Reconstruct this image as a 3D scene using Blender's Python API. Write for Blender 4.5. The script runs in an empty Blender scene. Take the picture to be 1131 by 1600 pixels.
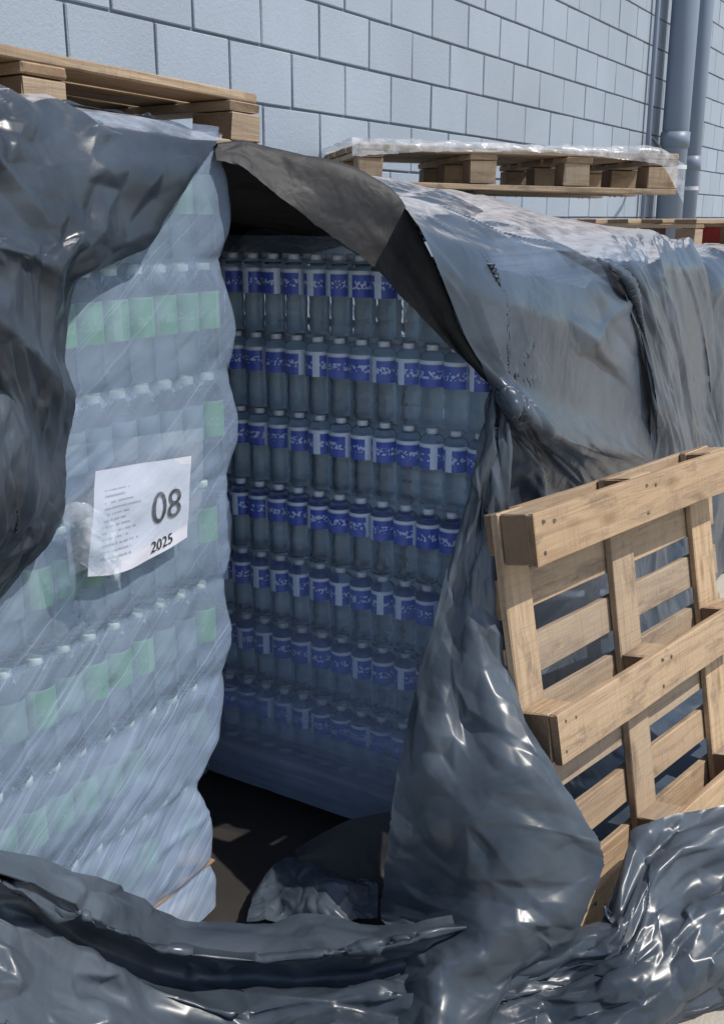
import bpy, bmesh, math, random
import numpy as np
from mathutils import Vector, Matrix
from mathutils.geometry import delaunay_2d_cdt

random.seed(4)
RNG = np.random.default_rng(11)
scene = bpy.context.scene
COL = scene.collection
R = math.radians

# ------------------------------------------------------------------ camera
# world: +X runs along the block wall, +Y points at the wall, Z is up
YAW, PITCH, EYE = R(31.47), R(16.04), 1.6
cam_data = bpy.data.cameras.new('camera')
cam = bpy.data.objects.new('camera', cam_data)
COL.objects.link(cam)
cam.location = (0, 0, EYE)
cam.rotation_euler = (math.pi / 2 - PITCH, 0, YAW - math.pi / 2)
cam_data.sensor_fit = 'HORIZONTAL'
cam_data.sensor_width = 36.0
cam_data.lens = 1600 / 1131 * 36.0
cam_data.clip_start = 0.05
cam_data.clip_end = 400
scene.camera = cam

# ------------------------------------------------------------------ light
SUN_EL, SUN_AZ = R(55), R(14)          # azimuth measured from the wall's outward normal towards +X
to_sun = Vector((math.sin(SUN_AZ) * math.cos(SUN_EL), -math.cos(SUN_AZ) * math.cos(SUN_EL), math.sin(SUN_EL)))
world = bpy.data.worlds.new('World')
scene.world = world
world.use_nodes = True
wn = world.node_tree
sky = wn.nodes.new('ShaderNodeTexSky')
sky.sky_type = 'NISHITA'
sky.sun_disc = False
sky.sun_elevation = SUN_EL
sky.sun_rotation = math.atan2(to_sun.x, to_sun.y)
wn.nodes['Background'].inputs['Strength'].default_value = 0.145
wn.links.new(sky.outputs[0], wn.nodes['Background'].inputs['Color'])
sun_data = bpy.data.lights.new('sun', 'SUN')
sun_data.energy = 4.0
sun_data.angle = R(0.55)
sun_data.color = (1.0, 0.95, 0.87)
sun = bpy.data.objects.new('sun', sun_data)
COL.objects.link(sun)
sun.rotation_euler = to_sun.to_track_quat('Z', 'Y').to_euler()
sun.location = to_sun * 20
scene.view_settings.view_transform = 'Standard'
scene.view_settings.look = 'None'
scene.view_settings.exposure = 0.0
scene.view_settings.gamma = 1.0
scene.view_settings.use_curve_mapping = False
scene.cycles.use_denoising = True
scene.cycles.max_bounces = 10
scene.cycles.transparent_max_bounces = 20
scene.cycles.sample_clamp_indirect = 6.0

# ------------------------------------------------------------------ helpers
def tag(o, label=None, cat=None, group=None, kind=None):
    if label: o['label'] = label
    if cat: o['category'] = cat
    if group: o['group'] = group
    if kind: o['kind'] = kind
    return o

def link(name, mesh, parent=None, mat=None):
    o = bpy.data.objects.new(name, mesh)
    COL.objects.link(o)
    if mat is not None and not mesh.materials:
        mesh.materials.append(mat)
    if parent is not None:
        o.parent = parent
    return o

def empty(name, loc=(0, 0, 0), rot=(0, 0, 0)):
    o = bpy.data.objects.new(name, None)
    COL.objects.link(o)
    o.empty_display_size = 0.1
    o.location = loc
    o.rotation_euler = rot
    return o

def bm_mesh(name, bm, smooth=False):
    me = bpy.data.meshes.new(name)
    bm.to_mesh(me)
    bm.free()
    if smooth:
        me.polygons.foreach_set('use_smooth', [True] * len(me.polygons))
    return me

def grid_mesh(name, P, mat, smooth=True):
    nv, nu, _ = P.shape
    idx = np.arange(nv * nu).reshape(nv, nu)
    f = np.stack([idx[:-1, :-1], idx[:-1, 1:], idx[1:, 1:], idx[1:, :-1]], -1).reshape(-1, 4)
    me = bpy.data.meshes.new(name)
    me.vertices.add(nv * nu)
    me.vertices.foreach_set('co', P.astype(np.float32).ravel())
    me.loops.add(f.size)
    me.loops.foreach_set('vertex_index', f.ravel().astype(np.int32))
    me.polygons.add(len(f))
    me.polygons.foreach_set('loop_start', (np.arange(len(f)) * 4).astype(np.int32))
    me.polygons.foreach_set('use_smooth', np.ones(len(f), bool) if smooth else np.zeros(len(f), bool))
    uv = me.uv_layers.new(name='UVMap')
    U, V = np.meshgrid(np.linspace(0, 1, nu), np.linspace(0, 1, nv))
    uvs = np.stack([U.ravel(), V.ravel()], -1)[f.ravel()]
    uv.data.foreach_set('uv', uvs.astype(np.float32).ravel())
    me.update()
    me.validate()
    me.materials.append(mat)
    return me

def catmull(A, n, axis):
    """resample a control array along one axis with a Catmull-Rom spline"""
    A = np.moveaxis(np.asarray(A, float), axis, 0)
    m = A.shape[0]
    ext = np.concatenate([(2 * A[0] - A[1])[None], A, (2 * A[-1] - A[-2])[None]], 0)
    # chord-length-ish parameter keeps the mesh evenly spaced
    seg = np.linalg.norm(np.diff(A, axis=0), axis=-1).reshape(m - 1, -1).mean(1)
    seg = np.maximum(seg, seg.mean() * 0.25)
    cum = np.concatenate([[0], np.cumsum(seg)])
    t = np.interp(np.linspace(0, cum[-1], n), cum, np.arange(m))
    i = np.clip(t.astype(int), 0, m - 2)
    f = (t - i).reshape((-1,) + (1,) * (A.ndim - 1))
    p0, p1, p2, p3 = ext[i], ext[i + 1], ext[i + 2], ext[i + 3]
    out = 0.5 * (2 * p1 + (p2 - p0) * f + (2 * p0 - 5 * p1 + 4 * p2 - p3) * f ** 2 + (3 * p1 - p0 - 3 * p2 + p3) * f ** 3)
    return np.moveaxis(out, 0, axis)

def linear(A, n, axis):
    A = np.moveaxis(np.asarray(A, float), axis, 0)
    m = A.shape[0]
    seg = np.linalg.norm(np.diff(A, axis=0), axis=-1).reshape(m - 1, -1).mean(1)
    seg = np.maximum(seg, seg.mean() * 0.25)
    cum = np.concatenate([[0], np.cumsum(seg)])
    t = np.interp(np.linspace(0, cum[-1], n), cum, np.arange(m))
    i = np.clip(t.astype(int), 0, m - 2)
    f = (t - i).reshape((-1,) + (1,) * (A.ndim - 1))
    return np.moveaxis(A[i] * (1 - f) + A[i + 1] * f, 0, axis)

def spline_patch(ctrl, nv, nu, crisp=0.0):
    P = catmull(ctrl, nv, 0)
    if crisp: P = (1 - crisp) * P + crisp * linear(ctrl, nv, 0)
    Q = catmull(P, nu, 1)
    return (1 - crisp) * Q + crisp * linear(P, nu, 1) if crisp else Q

def smooth_noise(nv, nu, cell, rng):
    """value noise on the grid, about -1..1; cell may differ per axis"""
    cv, cu = cell if isinstance(cell, tuple) else (cell, cell)
    a = rng.normal(size=(max(4, nv // cv + 3), max(4, nu // cu + 3), 1))
    return catmull_s(catmull_s(a, nv, 0), nu, 1)[..., 0] * 0.6

def catmull_s(A, n, axis):
    A = np.moveaxis(A, axis, 0)
    m = A.shape[0]
    ext = np.concatenate([A[:1], A, A[-1:]], 0)
    t = np.linspace(0, m - 1, n)
    i = np.clip(t.astype(int), 0, m - 2)
    f = (t - i).reshape((-1,) + (1,) * (A.ndim - 1))
    p0, p1, p2, p3 = ext[i], ext[i + 1], ext[i + 2], ext[i + 3]
    out = 0.5 * (2 * p1 + (p2 - p0) * f + (2 * p0 - 5 * p1 + 4 * p2 - p3) * f ** 2 + (3 * p1 - p0 - 3 * p2 + p3) * f ** 3)
    return np.moveaxis(out, 0, axis)

def normals(P):
    du = np.gradient(P, axis=1)
    dv = np.gradient(P, axis=0)
    n = np.cross(du, dv)
    return n / (np.linalg.norm(n, axis=-1, keepdims=True) + 1e-9)

def pairs(n, k):
    """index pairs (i, i+k) split into two sets in which no index repeats"""
    i = np.arange(n - k)
    return [i[(i // k) % 2 == 0], i[(i // k) % 2 == 1]]

def relax(base, eu, ev, iters, rng, w=None, anchor=0.01, bend=0.35, amp=0.006, cell=10, side=1, inner=0.004, outer=0.06):
    """let a sheet with a little too much material buckle into wrinkles.
    eu / ev: surplus material along / across; the sheet stays between -inner and +outer of its base surface."""
    nv, nu, _ = base.shape
    N = normals(base) * side
    P = base + N * (amp * np.abs(smooth_noise(nv, nu, cell, rng)))[..., None] + N * (amp * 0.25 * rng.normal(size=(nv, nu)))[..., None]
    mod = 1 + 0.7 * smooth_noise(nv, nu, 25, rng)
    mod = np.clip(mod, 0.05, 2.2)
    if w is None:
        w = np.ones((nv, nu))
    cons = []
    for k, st in ((1, 1.0), (2, bend), (4, bend * 0.5)):
        for ax, e in ((1, eu), (0, ev)):
            n = base.shape[ax]
            if n <= k: continue
            for ii in pairs(n, k):
                if len(ii) == 0: continue
                if ax == 1: a = (slice(None), ii); b = (slice(None), ii + k)
                else: a = (ii, slice(None)); b = (ii + k, slice(None))
                L = np.linalg.norm(base[a] - base[b], axis=-1) * (1 + e * 0.5 * (mod[a] + mod[b]))
                cons.append((a, b, L, st))
    for (da, db) in (((slice(0, -1), slice(0, -1)), (slice(1, None), slice(1, None))), ((slice(0, -1), slice(1, None)), (slice(1, None), slice(0, -1)))):
        L = np.linalg.norm(base[da] - base[db], axis=-1) * (1 + 0.5 * (eu + ev) * 0.5 * (mod[da] + mod[db]))
        cons.append((da, db, L, 0.25))
    for it in range(iters):
        for a, b, L, st in cons:
            d = P[b] - P[a]
            l = np.linalg.norm(d, axis=-1) + 1e-9
            wa, wb = w[a], w[b]
            s = (st * (l - L) / l / (wa + wb + 1e-6))[..., None] * d
            P[a] += s * wa[..., None]
            P[b] -= s * wb[..., None]
        D = P - base
        P -= anchor * w[..., None] * D
        h = (D * N).sum(-1)
        fix = np.clip(h, -inner, outer) - h
        P += N * (fix * (w > 0))[..., None]
    return P

def upsample(P, k=2):
    nv, nu, _ = P.shape
    return catmull_s(catmull_s(P, (nv - 1) * k + 1, 0), (nu - 1) * k + 1, 1)

def facets(P, size, amp, rng, aniso=(1, 1), side=1):
    """crisp crumple: displacement by the upper envelope of random tilted planes"""
    nv, nu, _ = P.shape
    U, V = np.meshgrid(np.arange(nu) / aniso[0], np.arange(nv) / aniso[1])
    n = int(nu / aniso[0] * nv / aniso[1] / size ** 2) + 4
    cx = rng.uniform(0, nu / aniso[0], n); cy = rng.uniform(0, nv / aniso[1], n)
    gx = rng.normal(size=n); gy = rng.normal(size=n); off = rng.normal(size=n) * 0.4
    best = np.full((nv, nu), 1e9); h = np.zeros((nv, nu)); s1 = np.full((nv, nu), -1e9)
    for i in range(n):
        r = np.hypot(U - cx[i], V - cy[i]) / size
        val = (gx[i] * (U - cx[i]) + gy[i] * (V - cy[i])) / size * 0.6 + off[i] - 1.1 * r ** 1.5
        s1 = np.maximum(s1, val)
    s1 = s1 - s1.mean()
    s1 = np.clip(s1 / (np.abs(s1).max() + 1e-6) * 2.0, -1, 1)
    return P + normals(P) * (side * amp * s1)[..., None]

def creases(P, n, amp, width, length, theta, spread, rng, side=1):
    """sharp straight fold lines, as in creased plastic; sizes in metres, theta from the u axis"""
    nv, nu, _ = P.shape
    lu = np.linalg.norm(np.diff(P, axis=1), axis=-1).sum(1).mean(); lv = np.linalg.norm(np.diff(P, axis=0), axis=-1).sum(0).mean()
    U, V = np.meshgrid(np.linspace(0, lu, nu), np.linspace(0, lv, nv))
    H = np.zeros((nv, nu))
    for i in range(n):
        cx, cy = rng.uniform(0, lu), rng.uniform(0, lv)
        a = theta + rng.normal() * spread
        L = length * rng.uniform(.4, 1.4); w = width * rng.uniform(.4, 1.6)
        s = (U - cx) * math.cos(a) + (V - cy) * math.sin(a)
        d = -(U - cx) * math.sin(a) + (V - cy) * math.cos(a) + .12 * L * rng.normal() * (s / L) ** 2
        one = np.where(d > 0, np.exp(-d / w), np.exp(d / (w * rng.uniform(.3, 1.0))))
        H += amp * rng.uniform(.3, 1.2) * (1 if rng.random() < .7 else -.8) * one * np.exp(-(s / L) ** 2 * 2) * (w / width)
    return P + normals(P) * (side * H)[..., None]

class Perlin:
    def __init__(self, rng):
        self.p = np.tile(rng.permutation(256), 2)
        a = rng.uniform(0, 2 * np.pi, 256)
        self.g = np.stack([np.cos(a), np.sin(a)], -1)
    def __call__(self, x, y):
        xi, yi = np.floor(x).astype(int), np.floor(y).astype(int)
        xf, yf = x - xi, y - yi
        xi &= 255; yi &= 255
        def dot(i, j):
            g = self.g[self.p[(self.p[(xi + i) & 255] + yi + j) & 511] & 255]
            return g[..., 0] * (xf - i) + g[..., 1] * (yf - j)
        u = xf ** 3 * (xf * (xf * 6 - 15) + 10); v = yf ** 3 * (yf * (yf * 6 - 15) + 10)
        a = dot(0, 0) * (1 - u) + dot(1, 0) * u; b = dot(0, 1) * (1 - u) + dot(1, 1) * u
        return (a * (1 - v) + b * v) * 1.5

def ridged(P, size, amp, rng, theta=0.0, stretch=1.0, octaves=2, side=1, warp=0.5):
    """crumple with knife-edge ridges and valleys; size in metres, stretched along theta"""
    nv, nu, _ = P.shape
    lu = np.linalg.norm(np.diff(P, axis=1), axis=-1).sum(1).mean(); lv = np.linalg.norm(np.diff(P, axis=0), axis=-1).sum(0).mean()
    U, V = np.meshgrid(np.linspace(0, lu, nu), np.linspace(0, lv, nv))
    c, s_ = math.cos(theta), math.sin(theta)
    x = (U * c + V * s_) / (size * stretch); y = (-U * s_ + V * c) / size
    w1, w2, amt = Perlin(rng), Perlin(rng), Perlin(rng)
    x, y = x + warp * w1(x * .7 + 9, y * .7), y + warp * w2(x * .7, y * .7 + 5)
    H = np.zeros((nv, nu)); a = amp; f = 1.0
    for o in range(octaves):
        n = Perlin(rng)(x * f + 3.1 * o, y * f)
        H += a * (0.35 - np.minimum(np.abs(n) * 1.6, 1.0)) * (1 if o % 2 == 0 else -1)
        a *= .45; f *= 2.1
    H *= np.clip(.75 + 1.1 * amt(x * .45, y * .45), .15, 1.8)
    return P + normals(P) * (side * H)[..., None]

def planes(P, size, amp, rng, theta=0.0, stretch=1.0, side=1):
    """flat facets meeting in straight, sharp creases: random heights on an irregular triangle net"""
    nv, nu, _ = P.shape
    lu = np.linalg.norm(np.diff(P, axis=1), axis=-1).sum(1).mean(); lv = np.linalg.norm(np.diff(P, axis=0), axis=-1).sum(0).mean()
    U, V = np.meshgrid(np.linspace(0, lu, nu), np.linspace(0, lv, nv))
    c, s_ = math.cos(theta), math.sin(theta)
    def fwd(u, v): return (u * c + v * s_) / (size * stretch), (-u * s_ + v * c) / size
    X, Y = fwd(U, V)
    x0, x1, y0, y1 = X.min() - 1.5, X.max() + 1.5, Y.min() - 1.5, Y.max() + 1.5
    gx, gy = np.meshgrid(np.arange(x0, x1 + 1), np.arange(y0, y1 + 1))
    px = (gx + .5 * (np.arange(gx.shape[0]) % 2)[:, None] + rng.uniform(-.42, .42, gx.shape)).ravel()
    py = (gy + rng.uniform(-.42, .42, gx.shape)).ravel()
    vco, _, tris, _, _, _ = delaunay_2d_cdt([Vector(q) for q in zip(px.tolist(), py.tolist())], [], [], 0, 1e-6)
    vc = np.array([(v.x, v.y) for v in vco]); hz = rng.uniform(-1, 1, len(vc)); amt = Perlin(rng)
    hz = hz * np.clip(.8 + 1.1 * amt(vc[:, 0] * .31 + 50, vc[:, 1] * .31 + 50), .15, 1.7)
    H = np.zeros((nv, nu)); du, dv = lu / (nu - 1), lv / (nv - 1)
    for t3 in tris:
        a, b, d = vc[t3[0]], vc[t3[1]], vc[t3[2]]
        # back to sheet coordinates for the index window
        q = np.array([(e[0] * size * stretch * c - e[1] * size * s_, e[0] * size * stretch * s_ + e[1] * size * c) for e in (a, b, d)])
        i0, i1 = max(0, int(q[:, 1].min() / dv)), min(nv, int(q[:, 1].max() / dv) + 2)
        j0, j1 = max(0, int(q[:, 0].min() / du)), min(nu, int(q[:, 0].max() / du) + 2)
        if i0 >= i1 or j0 >= j1: continue
        x, y = X[i0:i1, j0:j1], Y[i0:i1, j0:j1]
        den = (b[1] - d[1]) * (a[0] - d[0]) + (d[0] - b[0]) * (a[1] - d[1])
        if abs(den) < 1e-9: continue
        w0 = ((b[1] - d[1]) * (x - d[0]) + (d[0] - b[0]) * (y - d[1])) / den
        w1 = ((d[1] - a[1]) * (x - d[0]) + (a[0] - d[0]) * (y - d[1])) / den
        w2 = 1 - w0 - w1
        m = (w0 >= -1e-6) & (w1 >= -1e-6) & (w2 >= -1e-6)
        H[i0:i1, j0:j1][m] = (w0 * hz[t3[0]] + w1 * hz[t3[1]] + w2 * hz[t3[2]])[m]
    return P + normals(P) * (side * amp * H)[..., None]

# ------------------------------------------------------------------ materials
class NT:
    def __init__(self, name):
        self.m = bpy.data.materials.new(name)
        self.m.use_nodes = True
        self.t = self.m.node_tree
        self.t.nodes.clear()
        self.out = self.t.nodes.new('ShaderNodeOutputMaterial')
    def n(self, typ, **kw):
        nd = self.t.nodes.new('ShaderNode' + typ)
        for k, v in kw.items():
            if k in nd.bl_rna.properties.keys(): setattr(nd, k, v)
        return nd
    def l(self, a, b): self.t.links.new(a, b)
    def val(self, sock, v):
        if hasattr(v, 'is_output') or hasattr(v, 'links'): self.l(v, sock)
        else: sock.default_value = v
    def noise(self, vec, scale, detail=4, rough=0.55, dist=0.0):
        nd = self.n('TexNoise')
        if vec is not None: self.l(vec, nd.inputs['Vector'])
        nd.inputs['Scale'].default_value = scale
        nd.inputs['Detail'].default_value = detail
        nd.inputs['Roughness'].default_value = rough
        nd.inputs['Distortion'].default_value = dist
        return nd.outputs['Fac']
    def mapping(self, vec, scale=(1, 1, 1), rot=(0, 0, 0), loc=(0, 0, 0)):
        nd = self.n('Mapping')
        self.l(vec, nd.inputs['Vector'])
        nd.inputs['Scale'].default_value = scale
        nd.inputs['Rotation'].default_value = rot
        nd.inputs['Location'].default_value = loc
        return nd.outputs['Vector']
    def ramp(self, fac, stops):
        nd = self.n('ValToRGB')
        el = nd.color_ramp.elements
        while len(el) < len(stops): el.new(0.5)
        for e, (p, c) in zip(el, stops):
            e.position = p
            e.color = c if len(c) == 4 else (*c, 1)
        self.l(fac, nd.inputs['Fac'])
        return nd.outputs['Color']
    def rng(self, fac, a, b, c, d):
        nd = self.n('MapRange')
        self.l(fac, nd.inputs['Value'])
        for k, v in zip(('From Min', 'From Max', 'To Min', 'To Max'), (a, b, c, d)): nd.inputs[k].default_value = v
        return nd.outputs['Result']
    def math(self, op, a, b=0.0):
        nd = self.n('Math', operation=op)
        self.val(nd.inputs[0], a); self.val(nd.inputs[1], b)
        return nd.outputs[0]
    def mix(self, fac, a, b, blend='MIX'):
        nd = self.n('Mix', data_type='RGBA', blend_type=blend)
        self.val(nd.inputs[0], fac)
        for s, v in ((6, a), (7, b)):
            if isinstance(v, tuple) and len(v) == 3: v = (*v, 1)
            self.val(nd.inputs[s], v)
        return nd.outputs[2]
    def bump(self, height, strength, dist=0.01, normal=None):
        nd = self.n('Bump')
        nd.inputs['Strength'].default_value = strength
        nd.inputs['Distance'].default_value = dist
        self.l(height, nd.inputs['Height'])
        if normal is not None: self.l(normal, nd.inputs['Normal'])
        return nd.outputs['Normal']
    def principled(self, base, rough=0.5, normal=None, spec=0.5, metal=0.0):
        nd = self.n('BsdfPrincipled')
        if isinstance(base, tuple) and len(base) == 3: base = (*base, 1)
        self.val(nd.inputs['Base Color'], base)
        self.val(nd.inputs['Roughness'], rough)
        nd.inputs['Specular IOR Level'].default_value = spec
        nd.inputs['Metallic'].default_value = metal
        if normal is not None: self.l(normal, nd.inputs['Normal'])
        return nd
    def done(self, shader):
        self.l(shader, self.out.inputs['Surface'])
        return self.m
    def obj(self): return self.n('TexCoord').outputs['Object']
    def rand(self): return self.n('ObjectInfo').outputs['Random']

def mat_plastic(name, dark, light, r0, r1, spec=0.55, bump=0.35, dust_glint=0.85):
    t = NT(name); o = t.obj()
    n1 = t.noise(o, 3.0, 5, 0.6, 0.6)
    n2 = t.noise(o, 22.0, 4, 0.6)
    dust = t.rng(n1, 0.35, 0.7, 0, 1)
    col = t.mix(dust, dark, light)
    # pale dust settled on level stretches, brightened to paint in the shoulder's sun glint
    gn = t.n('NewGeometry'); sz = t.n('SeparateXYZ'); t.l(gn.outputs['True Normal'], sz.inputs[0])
    lvl = t.rng(t.math('ADD', t.math('ABSOLUTE', sz.outputs[2]), t.math('MULTIPLY', t.math('SUBTRACT', n2, 0.5), 0.25)), 0.86, 0.99, 0.0, dust_glint)
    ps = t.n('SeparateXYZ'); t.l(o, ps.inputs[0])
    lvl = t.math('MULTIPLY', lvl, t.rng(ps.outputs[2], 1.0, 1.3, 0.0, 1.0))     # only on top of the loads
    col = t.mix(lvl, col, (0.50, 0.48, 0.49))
    rough = t.rng(t.math('ADD', t.math('MULTIPLY', n1, 0.6), t.math('MULTIPLY', n2, 0.4)), 0.3, 0.7, r0, r1)
    def ridge(scale, dist):
        n = t.noise(o, scale, 2, 0.5, dist)
        return t.math('ABSOLUTE', t.math('SUBTRACT', n, 0.5))
    hgt = t.math('ADD', t.math('MULTIPLY', ridge(4.2, 1.0), 1.0), t.math('MULTIPLY', ridge(11.0, 0.9), 0.45))
    hgt = t.math('ADD', hgt, t.math('MULTIPLY', ridge(30.0, 0.6), 0.12))
    calm = t.rng(t.noise(o, 2.4, 3, 0.5, 0.5), 0.40, 0.66, 0.12, 1.0)       # some stretches are drawn smooth
    nrm = t.bump(t.math('MULTIPLY', hgt, calm), bump, 0.12)
    return t.done(t.principled(col, rough, nrm, spec).outputs[0])

def mat_film(name, fac0, fac1, color, rot, scale, rough=0.22, low=None, bump=0.5, turns=False):
    """clear stretch film: see-through with milky streaks where the layers overlap"""
    t = NT(name); o = t.obj()
    m = t.mapping(t.mapping(o, (1, 1, 1), rot), scale)
    s1 = t.noise(m, 1.0, 6, 0.65)
    s2 = t.noise(o, 5.0, 3)
    f = t.math('ADD', t.math('MULTIPLY', s1, 0.65), t.math('MULTIPLY', s2, 0.35))
    fac = t.rng(f, 0.38, 0.66, fac0, fac1)
    if turns:                                     # overlapping diagonal turns, densest round the lower half
        sq = t.n('SeparateXYZ'); t.l(o, sq.inputs[0])
        msk = t.rng(t.math('ADD', sq.outputs[2], t.math('MULTIPLY', s2, 0.9)), 0.75, 1.55, 1.0, 0.18)
        mid = 0.5 * (fac0 + fac1)
        fac = t.math('ADD', mid, t.math('MULTIPLY', t.math('SUBTRACT', fac, mid), msk))
        thin = t.rng(t.noise(t.mapping(t.mapping(o, (1, 1, 1), rot), (0.9, 1, 170)), 1.0, 2, 0.5), 0.64, 0.72, 0.0, 0.34)
        fac = t.math('ADD', fac, t.math('MULTIPLY', thin, msk))
    if low:                                       # more turns of film round the foot of the load
        sp = t.n('SeparateXYZ'); t.l(o, sp.inputs[0])
        fac = t.math('ADD', fac, t.rng(t.math('ADD', sp.outputs[2], t.math('MULTIPLY', s2, 0.25)), low[0] + 0.12, low[1] + 0.12, low[2], 0.0))
    nrm = t.bump(t.math('ADD', s1, t.math('MULTIPLY', t.noise(o, 26, 4), 0.6)), bump, 0.006)
    p = t.principled(color, rough, nrm, 0.6)
    tr = t.n('BsdfTransparent')
    tr.inputs[0].default_value = (0.93, 0.97, 1.0, 1)
    mx = t.n('MixShader')
    t.l(fac, mx.inputs[0]); t.l(tr.outputs[0], mx.inputs[1]); t.l(p.outputs[0], mx.inputs[2])
    return t.done(mx.outputs[0])

def mat_bottle(name, tint):
    """water-filled clear bottle"""
    t = NT(name)
    p = t.principled(tint, 0.04, t.bump(t.noise(t.obj(), 45, 2), 0.15, 0.004), 0.5)
    p.inputs['Transmission Weight'].default_value = 1.0
    p.inputs['IOR'].default_value = 1.33
    return t.done(p.outputs[0])

def mat_label(name, ground, stripe, ink):
    """printed bottle label: band of colour, pale upper stripe, light lettering-like marks"""
    t = NT(name); o = t.obj()
    sep = t.n('SeparateXYZ'); t.l(o, sep.inputs[0])
    ang = t.math('ARCTAN2', sep.outputs[1], sep.outputs[0])
    cmb = t.n('CombineXYZ'); t.l(ang, cmb.inputs[0]); t.l(t.math('MULTIPLY', sep.outputs[2], 30), cmb.inputs[1])
    t.l(t.math('MULTIPLY', t.rand(), 7.0), cmb.inputs[2])
    zz = sep.outputs[2]
    row = t.math('MULTIPLY', t.math('GREATER_THAN', zz, 0.112), t.math('LESS_THAN', zz, 0.130))
    marks = t.math('MULTIPLY', row, t.rng(t.noise(cmb.outputs[0], 4.2, 1, 0.4), 0.52, 0.56, 0, 0.8))
    col = t.mix(marks, ground, ink)
    pan = t.rng(t.math('SINE', t.math('MULTIPLY', ang, 2.0)), -0.88, -0.80, 0, 1)
    col = t.mix(pan, ink, col)
    return t, col, sep.outputs[2]

def mat_plain(name, col, rough=0.5, spec=0.5, var=0.0, bump=0.0, scale=20):
    t = NT(name); o = t.obj()
    n = t.noise(o, scale, 4)
    c = t.mix(n, tuple(x * (1 - var) for x in col), tuple(min(1, x * (1 + var)) for x in col))
    nrm = t.bump(n, bump, 0.01) if bump else None
    return t.done(t.principled(c, rough, nrm, spec).outputs[0])

def mat_wood(name, pale, tan, dirt):
    t = NT(name); o = t.obj(); r = t.rand()
    off = t.n('CombineXYZ'); t.l(t.math('MULTIPLY', r, 37.0), off.inputs[0]); t.l(t.math('MULTIPLY', r, 11.0), off.inputs[1]); t.l(t.math('MULTIPLY', r, 5.0), off.inputs[2])
    add = t.n('VectorMath', operation='ADD'); t.l(o, add.inputs[0]); t.l(off.outputs[0], add.inputs[1])
    v = add.outputs[0]
    g = t.noise(t.mapping(v, (2.0, 34, 34)), 1.6, 6, 0.65, 0.8)
    big = t.noise(t.mapping(v, (1.2, 5, 5)), 1.5, 4, 0.6, 0.5)
    fine = t.noise(t.mapping(v, (6, 160, 160)), 1.0, 3, 0.6)
    c = t.ramp(g, [(0.30, tan), (0.52, pale), (0.75, tuple(x * 1.08 for x in pale))])
    c = t.mix(t.rng(big, 0.50, 0.72, 0, 0.65), c, dirt)
    # knots
    kv = t.n('TexVoronoi'); t.l(t.mapping(v, (3.0, 9.0, 9.0)), kv.inputs['Vector']); kv.inputs['Scale'].default_value = 1.0
    c = t.mix(t.rng(kv.outputs['Distance'], 0.05, 0.16, 0.75, 0), c, (0.16, 0.08, 0.035))
    c = t.mix(t.rng(r, 0, 1, 0.0, 0.45), c, tan)
    r2 = t.math('FRACT', t.math('MULTIPLY', r, 7.31))
    c = t.mix(t.rng(r2, 0.3, 1, 0.0, 0.6), c, (0.29, 0.25, 0.205))
    blot = t.noise(t.mapping(v, (2.5, 7, 7)), 2.3, 5, 0.7, 0.3)
    c = t.mix(t.rng(blot, 0.54, 0.68, 0, 0.65), c, (0.15, 0.11, 0.08))
    saw = t.noise(t.mapping(v, (150, 6, 6)), 1.0, 3, 0.6)
    c = t.mix(t.rng(saw, 0.52, 0.72, 0, 0.30), c, (0.17, 0.12, 0.08))
    no = t.n('SeparateXYZ'); t.l(t.n('TexCoord').outputs['Normal'], no.inputs[0])
    c = t.mix(t.rng(t.math('ABSOLUTE', no.outputs[0]), 0.8, 0.95, 0, 0.7), c, (0.16, 0.10, 0.06))   # end grain
    nrm = t.bump(t.math('ADD', t.math('ADD', g, t.math('MULTIPLY', saw, 0.5)), t.math('MULTIPLY', fine, 0.5)), 0.5, 0.005)
    return t.done(t.principled(c, 0.75, nrm, 0.25).outputs[0])

M = {}
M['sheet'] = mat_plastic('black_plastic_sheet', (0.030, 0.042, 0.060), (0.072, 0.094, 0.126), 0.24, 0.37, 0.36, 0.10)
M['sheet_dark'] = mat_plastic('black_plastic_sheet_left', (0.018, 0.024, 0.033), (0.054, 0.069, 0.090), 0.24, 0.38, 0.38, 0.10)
M['sheet_low'] = mat_plastic('black_plastic_sheet_ground', (0.030, 0.040, 0.053), (0.082, 0.102, 0.128), 0.25, 0.40, 0.45, 0.10, 0.06)
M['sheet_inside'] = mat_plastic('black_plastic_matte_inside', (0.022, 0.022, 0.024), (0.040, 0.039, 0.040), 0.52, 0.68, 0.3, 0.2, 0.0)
M['film_a'] = mat_film('stretch_film_green_stack', 0.19, 0.48, (0.44, 0.56, 0.76), (0, R(36), 0), (1.3, 1, 80), bump=0.25, turns=True, low=(0.10, 0.80, 0.26))
M['film_b'] = mat_film('stretch_film_blue_stack', 0.05, 0.22, (0.42, 0.53, 0.74), (0, 0, 0), (1, 2.0, 60), low=(0.20, 0.85, 0.34))
M['film_white'] = mat_film('crumpled_clear_film', 0.10, 0.62, (0.74, 0.74, 0.76), (0.3, 0.2, 0.4), (20, 20, 20), 0.2)
M['film_tuft'] = mat_film('bunched_clear_film', 0.10, 0.55, (0.62, 0.66, 0.72), (0.3, 0.2, 0.4), (20, 20, 20), 0.15)
M['glaze'] = mat_film('clear_film_strip', 0.03, 0.30, (0.66, 0.70, 0.78), (0, R(25), 0), (3, 1, 45), 0.18)
M['gap_floor'] = mat_plain('shade_toned_plastic', (0.036, 0.032, 0.030), 0.6, 0.3, 0.3, 0.3, 9)  # floor plastic, darkened to paint in the gap's shade and mute a sun patch
M['inner_a'] = mat_plain('inner_bottle_green', (0.34, 0.42, 0.50), 0.3, 0.5, 0.2)
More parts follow.
